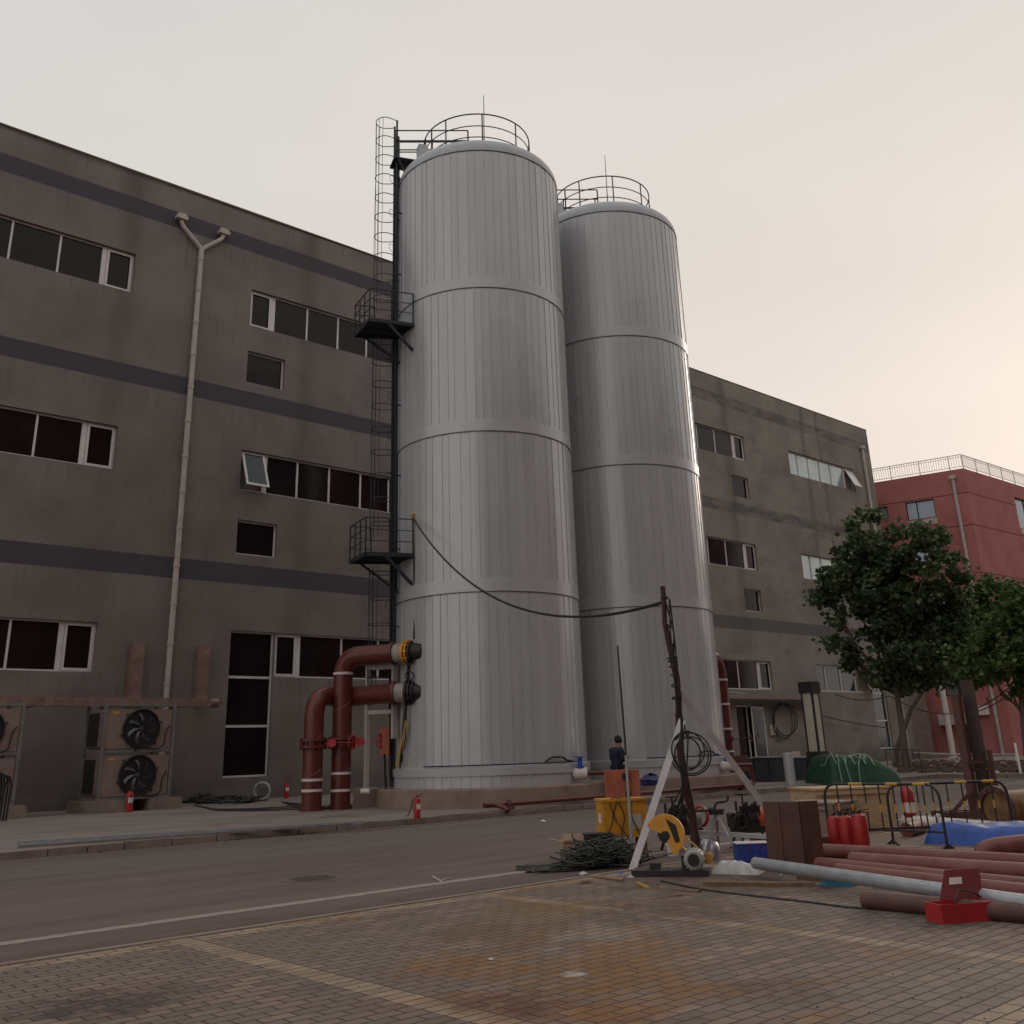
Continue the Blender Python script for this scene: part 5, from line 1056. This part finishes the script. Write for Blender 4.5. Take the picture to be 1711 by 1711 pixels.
# threading machines
def threader(c, rz_, lab, endm, sc=1.0):
    ax = (Vector((math.cos(rz_), math.sin(rz_), 0)), Vector((-math.sin(rz_), math.cos(rz_), 0)), UP); t_ = thing('threading_machine', lab, 'pipe threading machine', tuple(c), 'pipe threading machines on the pavement'); c = Vector(c)
    q = M()
    for sx in (-1, 1):
        for sy in (-1, 1): q.bar(c+ax[0]*.22*sx+ax[1]*.14*sy+UP*.26, c+ax[0]*.3*sx+ax[1]*.22*sy, .035)
    part('stand', q, 'greasy', t_)
    q = M(); q.box(c+UP*.29, (.62, .36, .1), ax); part('tray', q, 'greasy', t_)
    q = M(); q.cyl(c-ax[0]*.1+UP*.46, c+ax[0]*.05+UP*.46, .15, n=20); q.cyl(c-ax[0]*.22+UP*.46, c-ax[0]*.1+UP*.46, .11, n=18); q.box(c-ax[0]*.05+UP*.40, (.3, .26, .16), ax)
    for k_ in range(7): q.box(c-ax[0]*(.2-.05*k_)-ax[1]*.1+UP*(.56+.03*(k_ % 3)), (.028, .08, .17), ax)
    q.box(c-ax[0]*.3+UP*.4, (.12, .3, .16), ax); q.cyl(c-ax[0]*.34-ax[1]*.1+UP*.5, c-ax[0]*.34+ax[1]*.1+UP*.5, .05, n=10); part('chuck', q, 'greasy', t_)
    q = M(); q.lathe([(.0, .26), (.12, .25), (.145, .2), (.15, .06), (.13, 0)], c+ax[0]*.07+UP*.46, 22, ax[0]); q.box(c+ax[0]*.2+UP*.37, (.22, .24, .12), ax); part('motor_cover', q, endm, t_)
    q = M(); hp = c-ax[0]*.12+UP*.62; q.cyl(hp, hp+UP*.2, .016, n=8); q.cyl(hp-ax[0]*.1+UP*.2, hp+ax[0]*.1+UP*.2, .014, n=8); q.cyl(hp-ax[0]*.12-UP*.05, hp-ax[0]*.12+UP*.1, .022, n=8); part('handle', q, 'greasy', t_)
    q = M(); q.ring(c-ax[0]*.26-ax[1]*.2+UP*.42, .11, .012, 18, ax[1]); q.bar(c-ax[0]*.37-ax[1]*.2+UP*.42, c-ax[0]*.15-ax[1]*.2+UP*.42, .014); part('handwheel', q, 'greasy', t_)
    return t_
K['greyred'] = mat('worn_grey_casing', (.20, .18, .17), .5, .3, var=.3, scale=9)
th1 = threader(G(1146, 1424)+FWD*.3, R(-35), 'left threading machine, dark and greasy, under the rusty mast', 'greyred')
q = M(); th_c = G(1146, 1424)+FWD*.3; u1 = Vector((math.cos(R(-35)), math.sin(R(-35)), 0)); q.ring(th_c+u1*.36+UP*.5+FWD*.08, .15, .025, 24, u1+FWD*.6); m_ = part('guard_ring', q, 'red', th1)
threader(G(1268, 1420)+FWD*.35, R(-32), 'right threading machine with the orange motor cover', 'orange')
# tripod pipe vise
vc = G(1206, 1440)+FWD*.1; t_ = thing('pipe_vise_stand', 'grey tripod pipe vise between the two threading machines', 'vise stand', tuple(vc)); vz = .63
for dx, dy in ((-.25, -.05), (.28, -.1), (.05, .35)): q = M(); q.bar(vc+UP*vz, vc+LAT*dx+FWD*dy, .045, .035); part('leg', q, 'grey', t_)
q = M(); q.box(vc+UP*(vz+.03), (.2, .14, .06), (LAT, FWD, UP)); q.cyl(vc-LAT*.32+UP*(vz+.06), vc+LAT*.12+UP*(vz+.06), .018, n=8); q.tube(rounded([vc-LAT*.02+UP*(vz+.05), vc+LAT*.0+UP*(vz+.16), vc+LAT*.18+UP*(vz+.18), vc+LAT*.2+UP*(vz+.25)], .05), .018, 6); q.cyl(vc-LAT*.1+UP*(vz+.06), vc-LAT*.02+UP*(vz+.06), .05, n=12); part('vise', q, 'greasy', t_)
q = M(); q.bar(G(1170, 1440)+FWD*.25+UP*.38, G(1296, 1440)+FWD*.25+UP*.31, .07, .06); solo('steel_tube', q, 'grey', 'pale square steel tube held across the vise stand', 'steel tube')
c = G(1190, 1440)+FWD*.2; q = M(); q.lathe([(.0, 0), (.15, 0), (.17, .1), (.15, .22), (.09, .30), (.0, .31)], c, 14)
q.v = [p+Vector((random.uniform(-.015, .015), random.uniform(-.015, .015), 0)) for p in q.v]; solo('silver_bag', q, 'foil', 'crumpled silver bag under the vise stand', 'bag')
c = G(1262, 1443)+FWD*.18; t_ = thing('blue_carton', 'blue printed carton with a white top beside the brown steel beam', 'carton', tuple(c)); q = M(); q.box(c+UP*.13, (.46, .30, .25), (LAT, FWD, UP)); part('box', q, 'bluecarton', t_); q = M(); q.box(c+UP*.262, (.48, .32, .012), (LAT, FWD, UP)); part('top_flap', q, 'paper', t_)
q = M()
for (dx, dz, l_, s_) in ((-.12, .17, .12, .5), (-.05, .09, .1, -.3), (.06, .16, .1, .9), (.12, .08, .12, -.6)): q.bar(c-FWD*.153+LAT*dx+UP*dz, c-FWD*.153+LAT*(dx+l_*math.cos(s_))+UP*(dz+l_*math.sin(s_)), .012, .004)
part('print', q, 'red', t_)
q = M(); a = G(1310, 1398)+FWD*0; q.box(G(1330, 1420)+FWD*.35+UP*.1, (1.2, .4, .12), (LAT, FWD, UP)); solo('oil_tray', q, 'redpipe', 'long dark red tray on the ground behind the blue carton', 'tray')
heap('plastic_sheet', G(1184, 1462), G(1268, 1464), .13, .40, 'poly', 'crumpled clear plastic sheet beside the cut-off saw', 'plastic sheet', nz=.16, kx=22, ky=10)
# brown upright steel H beam
bb = (G(1303, 1452)+G(1368, 1450))/2+FWD*.1; hb = .84; ax = (Vector((math.cos(R(-20)), math.sin(R(-20)), 0)), Vector((-math.sin(R(-20)), math.cos(R(-20)), 0)), UP)
t_ = thing('steel_beam', 'upright brown steel H beam stub at the ends of the red pipes', 'steel beam', tuple(bb)); 
ax = (LAT*.94-FWD*.34, FWD*.94+LAT*.34, UP)
for nm, o0, o1, k_ in (('flange', (-.36, -.02), (-.15, -.16), 'brown'), ('web', (-.15, -.16), (.13, -.16), 'brown'), ('flange', (.13, -.16), (.36, .02), 'brown')):
    a = bb+ax[0]*o0[0]+ax[1]*o0[1]; b = bb+ax[0]*o1[0]+ax[1]*o1[1]; q = M(); d = (b-a).normalized(); q.box((a+b)/2+UP*hb/2, ((b-a).length-.004, .03, hb-(.012 if nm == 'web' else 0)), (d, Vector((-d.y, d.x, 0)), UP)); part(nm, q, k_, t_)
q = M(); q.box(bb+ax[1]*.1+UP*hb/2, (.6, .03, hb-.02), ax); part('back_plate', q, 'brown', t_)
q = M(); a = bb-ax[0]*.15-ax[1]*.182; q.bar(a, a+UP*(hb-.01), .014); part('weld_seam', q, 'reddusty', t_)
# red pipes lying on the ground
def lying(x0, y0, x1, y1, r, m, lab, ext=1.6, zoff=0, grp='red pipes lying on the pavement', cat='pipe', name='steel_pipe', n=22):
    a = G(x0, y0, r+zoff); b = G(x1, y1, r+zoff); d = (b-a).normalized(); q = M(); e_ = b+d*ext
    nr = (a-CAM); side = d.cross(UP); q.tube([a, a.lerp(e_, .33), a.lerp(e_, .66), e_], r, n, caps=False); q.lathe([(r, 0), (r*.88, 0), (r*.86, .35)], a, n, d); q.lathe([(r, 0), (r*.88, 0), (r*.86, -.35)], e_, n, d)
    solo(name, q, m, lab, cat, grp)
lying(1372, 1421, 1711, 1440, .095, 'reddusty', 'red pipe farthest back in the row right of the brown beam')
lying(1424, 1438, 1711, 1458, .105, 'reddusty', 'second red pipe from the back, its end right of the others')
lying(1368, 1444, 1711, 1480, .085, 'reddusty', 'third red pipe from the back, starting at the foot of the brown beam')
lying(1400, 1456, 1711, 1492, .09, 'reddusty', 'red pipe nearest to the galvanised pipe')
lying(1444, 1504, 1711, 1527, .085, 'brown', 'short brown pipe in front of the galvanised pipe, under the red toolbox')
lying(1262, 1442, 1711, 1508, .07, 'galv', 'long galvanised pipe lying aslant in front of the red pipes', zoff=.1)
q = M(); c = G(1713, 1431)+FWD*.1; q.tube(rounded([c-LAT*.66-FWD*.1, c-LAT*.45+UP*.10, c+UP*.14, c+LAT*1.2+UP*.14], .6, 10), [.06]+[.135]*(len(rounded([(0, 0, 0), (1, 0, 0), (2, 0, 0), (3, 0, 0)], .6, 10))-1), 22); solo('pipe_elbow', q, 'reddusty', 'big curved dusty red pipe at the right edge above the red pipes', 'pipe')
# red toolbox
tb = G(1620, 1543); ax = (LAT*.97+FWD*.24, FWD*.97-LAT*.24, UP); t_ = thing('red_toolbox', 'open bright red metal toolbox on the paving at the right', 'toolbox', tuple(tb)); w, d_, h_ = .56, .24, .17
q = M()
for (o_, s_) in ((ax[0]*w/2, (.012, d_, h_)), (-ax[0]*w/2, (.012, d_, h_)), (ax[1]*d_/2, (w, .012, h_)), (-ax[1]*d_/2, (w, .012, h_))): q.box(tb+o_+ax[1]*.10+UP*h_/2, s_, ax)
q.box(tb+ax[1]*.10+UP*.01, (w-.02, d_-.02, .012), ax); q.v = [p+(p-(tb+ax[1]*.10)).xyz*Vector((.0, 0, 0)).length for p in q.v]; part('body', q, 'red', t_)
l0 = tb+ax[1]*(.10+d_/2)+UP*h_+ax[0]*.14; ld = (ax[1]*.35+UP*.94+ax[0]*.1).normalized(); q = M(); q.poly([l0-ax[0]*.26, l0+ax[0]*.20, l0+ax[0]*.26+ld*.26, l0-ax[0]*.12+ld*.26], .012, ax[1]); part('lid', q, 'redpipe2', t_)
q = M(); q.poly([l0-ax[0]*.12+ld*.13-ax[1]*.012, l0+ax[0]*.02+ld*.13-ax[1]*.012, l0+ax[0]*.03+ld*.19-ax[1]*.012, l0-ax[0]*.10+ld*.19-ax[1]*.012], .003, ax[1]); part('label_plate', q, 'strap', t_)
q = M(); q.tube(rounded([tb-ax[0]*.1+ax[1]*.02+UP*h_, tb+UP*(h_+.1)+ax[1]*.1, tb+ax[0]*.25+UP*(h_+.05)+ax[1]*.2, tb+ax[0]*.35+UP*(h_-.02)+ax[1]*.2], .1), .008, 6); part('handle', q, 'black', t_)
q = M(); q.poly([tb+ax[0]*.20+UP*.02-ax[1]*.012, tb+ax[0]*.38+UP*.0-ax[1]*.05, tb+ax[0]*.36+UP*.09, tb+ax[0]*.2+UP*.1-ax[1]*.012], .008, ax[1]); part('torn_flap', q, 'red', t_)
# blue wrapped packs, boards
c = G(1408, 1484)+FWD*.12; q = M(); q.box(c+UP*.05, (.36, .16, .09), (LAT, FWD, UP)); q.box(c+FWD*.17+LAT*.05+UP*.06, (.34, .15, .1), (LAT, FWD, UP)); q.v = [p+Vector((random.uniform(-.01, .01), random.uniform(-.01, .01), random.uniform(0, .008))) for p in q.v]; solo('blue_pack', q, 'ltblue', 'light blue plastic packs on the paving under the galvanised pipe', 'pack')
q = M(); q.bar(G(1176, 1481)+UP*.03, G(1362, 1483)+UP*.03, .1, .05); solo('wooden_board', q, 'wood', 'longer brown board on the paving right of the saw', 'board', 'brown boards on the paving')
q = M(); q.bar(G(1335, 1470)+UP*.03, G(1402, 1478)+UP*.03, .07, .04); solo('wooden_board', q, 'wood', 'short brown board behind the longer one', 'board', 'brown boards on the paving')
q = M(); q.tube(rounded([G(1105, 1472, .02), G(1170, 1486, .02), G(1260, 1497, .02), G(1360, 1508, .02), G(1420, 1517, .02), G(1500, 1519, .02), G(1545, 1513, .02)], .4), .013, 6); solo('ground_hose', q, 'black', 'thin black hose across the paving from the saw to the toolbox', 'hose')
q = M(); q.bar(G(1065, 1475, .02), G(1084, 1484, .02), .03, .02); solo('yellow_strip', q, 'yellowcloth', 'short yellow strip on the paving before the saw', 'strip')
q = M(); q.tube([G(1098, 1484, .012), G(1140, 1488, .012), G(1170, 1490, .02)], [.012, .02, .03], 6); q.tube([G(1090, 1504, .01), G(1115, 1499, .01), G(1140, 1496, .015)], .018, 6); solo('rope_scrap', q, 'wood', 'scrap of pale rope on the paving below the saw', 'rope')
c = G(978, 1478); q = M(); q.cyl(c-LAT*.05+UP*.03, c+LAT*.06+FWD*.02+UP*.03, .03, n=12); solo('tin_can', q, 'ply2', 'small brown can lying at the paving edge before the cables', 'can')
q = M(); q.cyl(G(993, 1464, .03), G(1042, 1470, .03), .022, n=8); solo('pale_tube', q, 'card', 'short pale tube in front of the cable pile', 'tube')
for (x, y, s_, m_, lb) in ((975, 1462, .10, 'poly', 'grey plastic bag at the front of the cable pile'), (1038, 1461, .07, 'blue', 'small blue rag at the foot of the left mast leg'), (1055, 1467, .09, 'poly', 'crumpled wrapper at the foot of the left mast leg'), (1305, 1463, .04, 'paper', 'white scrap beside the plastic sheet'),
        (908, 1373, .10, 'paper', 'white scrap on the far lane before the left tank'), (1174, 1462, .07, 'orangebox', 'pinkish rag beside the saw motor'), (1662, 1292, .3, 'paper', 'white scrap near the trees'), (820, 1604, .035, 'paper', 'pale scrap on the foreground paving')):
    litter(x, y, s_, m_, lb, S if y < 1300 else (.012 if y > 1480 else 0))
q = M(); q.bar(G(722, 1464, .01), G(740, 1474, .01), .025, .01); q.bar(G(735, 1471, .012), G(752, 1467, .012), .02, .01); solo('twig', q, 'beige', 'pale stick on the white road line', 'stick')
# tiny gravel on paving
q = M()
for i in range(90):
    p = G(random.uniform(300, 1700), random.uniform(1495, 1705), .012); s_ = random.uniform(.0025, .0075); q.box(p+UP*s_*.4, (s_*2, s_*1.5, s_), rz=random.random()*3)
solo('grit', q, 'soil', 'dark crumbs scattered on the brick paving', 'grit', kind='stuff')
# plywood crates
def crate(pl, pr, zt, dp, lab, m, slats=True, rzf=0):
    a, b = Vector(pl), Vector(pr); d = (b-a).normalized(); n_ = Vector((-d.y, d.x, 0)); L = (b-a).length; t_ = thing('plywood_crate', lab, 'crate', tuple((a+b)/2), 'plywood crates behind the barriers')
    c = (a+b)/2+n_*dp/2; q = M(); q.box(c+UP*(zt/2+.03), (L, dp, zt-.1), (d, n_, UP)); part('panel', q, m, t_)
    q = M(); q.box(c+UP*(zt-.01), (L+.08, dp+.08, .035), (d, n_, UP)); part('lid', q, m, t_)
    q = M()
    for f in (.04, .5, .96): q.box(a.lerp(b, f)-n_*.015+UP*zt/2, (.07, .025, zt-.06), (d, n_, UP))
    for z in (.08, zt-.08): q.box((a+b)/2-n_*.03+UP*z, (L, .02, .07), (d, n_, UP))
    for f in (.05, .35, .65, .95): q.box(b+n_*dp*f+d*.015+UP*zt/2, (.025, .07, zt-.08), (d, n_, UP))
    for z in (.08, zt-.08): q.box(b+n_*dp*.5+d*.035+UP*z, (.02, dp, .07), (d, n_, UP))
    part('batten', q, m, t_)
    q = M()
    for f in (.12, .5, .88): q.box(a.lerp(b, f)+n_*dp/2+UP*.03, (.09, dp-.02, .06), (d, n_, UP))
    part('skid', q, 'wood', t_)
crate(G(1372, 1392), G(1498, 1386), .76, 1.2, 'larger pale plywood crate behind the barriers', 'ply')
crate(G(1318, 1402), G(1400, 1405), .60, .8, 'smaller weathered plywood crate right of the brown beam', 'ply2')
# red-white cylinder
p = G(1524, 1384); t_ = thing('gas_cylinder', 'red cylinder with a white band standing right of the plywood crates', 'cylinder', tuple(p)); q = M(); q.lathe([(.0, 0), (.12, 0), (.12, .62), (.095, .70), (.045, .75), (.03, .82), (0, .82)], p, 20, crisp=False); part('body', q, 'red', t_); q = M(); q.lathe([(.123, .28), (.123, .46)], p, 20); part('band', q, 'strap', t_)
q = M(); a = G(1517, 1400); q.cyl(a+UP*.12, a+FWD*.7+LAT*.5+UP*.12, .12, n=16); solo('pink_pipe', q, 'reddusty', 'short pinkish pipe end left of the blue tarpaulin', 'pipe')
q = M(); a = G(1531, 1388, .0)+FWD*.6; b = G(1711, 1392)+FWD*.6; a.z = ZAT(a, 1531, 1371); b.z = ZAT(b, 1711, 1384); d = (b-a).normalized(); q.cyl(a, b+d*.6, .105, n=18); q.cyl(a+d*.62, a+d*.68, .17, n=20); solo('white_pipe', q, 'strap', 'white flanged pipe lying behind the blue tarpaulin', 'pipe')
heap('blue_tarp', G(1543, 1411), G(1760, 1421), .30, 1.1, 'tarp', 'long bundle wrapped in bright blue tarpaulin behind the right barrier', 'tarpaulin', nz=.06, kx=44, ky=18, ke=16, kf=8)
q = M(); q.bar(G(1630, 1414)+UP*.03, G(1668, 1414)+UP*.03, .08, .05); q.cyl(G(1645, 1408)+UP*.08, G(1668, 1409)+UP*.09, .045, n=10); solo('white_tube', q, 'strap', 'short white tube at the foot of the blue tarpaulin', 'tube')
# dark red post frame
fa = G(1640, 1371); fbp = G(1668, 1368); t_ = thing('steel_post_frame', 'dark red steel frame with tall and short posts at the right', 'steel frame', tuple(fa))
d = (G(1680, 1367)-G(1580, 1371)).normalized(); n_ = Vector((-d.y, d.x, 0))
q = M(); q.bar(G(1578, 1371)+UP*.1, G(1684, 1368)+UP*.1, .14, .12); q.bar(G(1578, 1371)+n_*.5+UP*.1, G(1684, 1368)+n_*.5+UP*.1, .12, .12); part('base', q, 'brown', t_)
for (x, w, h, bk, k_) in ((1632, .17, 2.45, 0, 'brown'), (1661, .22, 2.75, .15, 'darkbrown'), (1646, .10, 1.35, .3, 'brown'), (1677, .09, 1.33, .1, 'brown')):
    p = G(x, 1370-(x-1600)*.03)+n_*bk; q = M(); q.bar(p+UP*.1, p+UP*h, w, w*.9); part('post', q, k_ if k_ in K else 'brown', t_)
q = M(); q.bar(G(1590, 1371)+UP*.12, G(1632, 1370)+UP*.55, .07); q.bar(G(1646, 1370)+n_*.3+UP*.95, G(1677, 1368)+n_*.1+UP*.95, .05); q.bar(G(1632, 1370)+UP*1.1, G(1661, 1369)+UP*1.1, .05); part('brace', q, 'brown', t_)
# rusty drum flange
p = G(1712, 1392)+FWD*.9; c = p+UP*.34; t_ = thing('flanged_pipe', 'rusty yellow flanged pipe end at the right edge behind the barrier', 'pipe', tuple(p)); ax_ = (-LAT*.9-FWD*.45).normalized()
q = M(); q.lathe([(.30, .05), (.40, .05), (.40, 0), (.30, 0)], c, 28, ax_)
for k_ in range(14):
    a = k_*2*math.pi/14; u = ax_.orthogonal().normalized(); w = ax_.cross(u); q.cyl(c+(u*math.cos(a)+w*math.sin(a))*.355+ax_*.04, c+(u*math.cos(a)+w*math.sin(a))*.355+ax_*.07, .022, n=6)
part('flange', q, 'brown', t_); q = M(); q.cyl(c, c-ax_*1.6, .30, n=28); part('pipe', q, 'rusty', t_)
p = G(1083, 1338)*1; q = M(); pp = Vector((25.0, 22.4, .66)); pp = G(1088, 1312, .66); q.lathe([(0, 0), (.28, 0), (.3, .12), (.18, .25), (0, .28)], pp, 12); q.v = [v+Vector((random.uniform(-.05, .05), random.uniform(-.05, .05), random.uniform(-.01, .02)*2)) for v in q.v]; solo('blue_bag', q, 'navyblue', 'dark blue bag on the right tank base behind the left mast leg', 'bag')
# conduit along tank skirts
for c, a0, a1, lb in ((CL, 190, 285, 'thin conduit pipe resting on the skirt ledge of the left tank'), (CR, 225, 285, 'thin conduit pipe resting on the skirt ledge of the right tank')):
    q = M(); n = 24; q.tube([Vector((c[0]+math.cos(R(a0+(a1-a0)*i/n))*(RB+.09), c[1]+math.sin(R(a0+(a1-a0)*i/n))*(RB+.09), 1.27)) for i in range(n+1)], .02, 6)
    aa = R(a1-18); q.tube(rounded([Vector((c[0]+math.cos(R(a1-25+4*i))*(RB+.1), c[1]+math.sin(R(a1-25+4*i))*(RB+.1), 1.32+(.1 if 0 < i < 4 else -.02))) for i in range(6)], .1), .03, 6)
    solo('skirt_conduit', q, 'dark', lb, 'conduit', 'conduits on the tank skirts')

# ================================================================== PERSON
def skin_mesh(name, joints, edges, parent, key, sub=2, mk=None):
    me = bpy.data.meshes.new(name); o_ = ORG[parent]; me.from_pydata([tuple(Vector(j[0])-o_) for j in joints], edges, []); ob_ = bpy.data.objects.new(name, me); col.objects.link(ob_); ob_.parent = parent; ORG[ob_] = o_
    me.materials.append(K[key]); ob_.modifiers.new('skin', 'SKIN').use_smooth_shade = True
    lay = me.skin_vertices[0].data if me.skin_vertices else None
    if lay is None:
        bpy.context.view_layer.objects.active = ob_
        bpy.ops.mesh.customdata_skin_add() if False else None
    for i, j in enumerate(joints):
        r = j[1]; me.skin_vertices[0].data[i].radius = (r, r) if not isinstance(r, tuple) else r
    me.skin_vertices[0].data[0].use_root = True
    s_ = ob_.modifiers.new('sub', 'SUBSURF'); s_.levels = sub; s_.render_levels = sub; return ob_
pb_ = Vector((23.9, 21.86, S)); t_ = thing('person', 'person in a dark navy jacket, head bowed over a phone, standing before the right tank', 'person', tuple(pb_))
fc = (LAT*.80+FWD*.60).normalized(); rt = Vector((fc.y, -fc.x, 0)); HP = 1.80
def J(f, s, z): return pb_+fc*f+rt*s+UP*(z*HP)
body = [(J(0, 0, .52), .13), (J(-.01, 0, .62), .125), (J(-.03, 0, .72), .145), (J(0, 0, .80), .12), (J(.05, 0, .845), .06), (J(.09, 0, .885), .085), (J(.115, 0, .945), .10), (J(.105, 0, .975), .075),
        (J(0, .1, .49), .095), (J(.03, .11, .28), .065), (J(-.01, .12, .06), .045), (J(.12, .13, .025), .04), (J(0, -.1, .49), .095), (J(.0, -.11, .28), .065), (J(-.04, -.12, .06), .045), (J(.09, -.13, .025), .04),
        (J(0, .20, .79), .07), (J(.02, .26, .62), .05), (J(.27, .12, .655), .036), (J(.34, .07, .675), .028), (J(0, -.20, .79), .07), (J(.02, -.26, .62), .05), (J(.27, -.12, .655), .036), (J(.33, -.05, .67), .028)]
ed = [(0, 1), (1, 2), (2, 3), (3, 4), (4, 5), (5, 6), (6, 7), (0, 8), (8, 9), (9, 10), (10, 11), (0, 12), (12, 13), (13, 14), (14, 15), (3, 16), (16, 17), (17, 18), (18, 19), (3, 20), (20, 21), (21, 22), (22, 23)]
PERSON = (body, ed)
def try_person():
    skin_mesh('body', body, ed, t_, 'skin')
    g = lambda idx, ex: [(body[i][0], body[i][1]+ex) for i in idx]
    skin_mesh('jacket', [(J(0, 0, .47), .19)]+g([0, 1, 2, 3], .06)+g([16, 17, 18, 20, 21, 22], .042)+[(J(.03, 0, .825), .085)], [(0, 1), (1, 2), (2, 3), (3, 4), (4, 5), (5, 6), (6, 7), (4, 8), (8, 9), (9, 10), (4, 11)], t_, 'navy')
    skin_mesh('trousers', g([0, 8, 9, 10, 12, 13, 14], .025), [(0, 1), (1, 2), (2, 3), (0, 4), (4, 5), (5, 6)], t_, 'navy')
    q = M(); hc = J(.11, 0, .955)
    for k_ in range(7):
        pass
    prof = [(.0, .135), (.07, .125), (.108, .075), (.122, .01), (.115, -.05), (.095, -.08)]
    q.lathe(prof, hc-fc*.01, 20, UP-fc*.45); q.v = [v+Vector((random.uniform(-.006, .006),)*3) for v in q.v]; part('hair', q, 'hair', t_)
    q = M(); ep = J(.21, 0, .915); q.tube([J(.19, 0, .935), J(.235, 0, .918), J(.2, 0, .905)], [.012, .018, .012], 6); part('nose', q, 'skin', t_)
    for sg in (-1, 1):                                                  # hands: palm, four fingers and thumb round the phone
        q = M(); w_ = J(.34, .065*sg, .675); q.box(w_+fc*.03, (.075, .085, .03), (fc, rt, UP))
        for k_ in range(4): b_ = w_+fc*.065+rt*(-.03+.02*k_); q.tube([b_, b_+fc*.03+UP*.006, b_+fc*.04+UP*.03-rt*.01*sg], [.0095, .0085, .007], 6)
        b_ = w_+fc*.02-rt*.045*sg; q.tube([b_, b_-rt*.02*sg+fc*.025+UP*.015, b_-rt*.015*sg+fc*.045+UP*.03], [.011, .01, .008], 6); part('hand', q, 'skin', t_)
    q = M(); q.box(J(.40, 0, .69), (.012, .075, .15), (fc*.8+UP*.6, rt, UP*.8-fc*.6)); solo('phone', q, 'black', 'small dark phone held by the person', 'phone')
    for sg in (-1, 1): q = M(); q.tube([J(-.05, .125*sg, .025), J(.06, .13*sg, .03), J(.17, .135*sg, .018)], [.045, .05, .035], 10); part('shoe', q, 'black', t_)

# ------------------------------------------------------------------ apartment block across the street (behind the viewer, seen in the glass and the cladding)
ab = thing('apartment_block', 'red apartment block across the street, seen only as reflections in the windows', 'building', (30, -34, 0))
q = M(); q.bx(-45, 160, -48, -34, 0, 42); part('wall', q, 'oldbrick', ab)
q = M()
for i in range(48):
    for j in range(12): q.bx(-42+i*4.2, -40.2+i*4.2, -33.95, -33.9, 2+j*3.4, 3.7+j*3.4)
w_ = part('window', q, 'glassb', ab); w_['kind'] = 'stuff'

try_person()
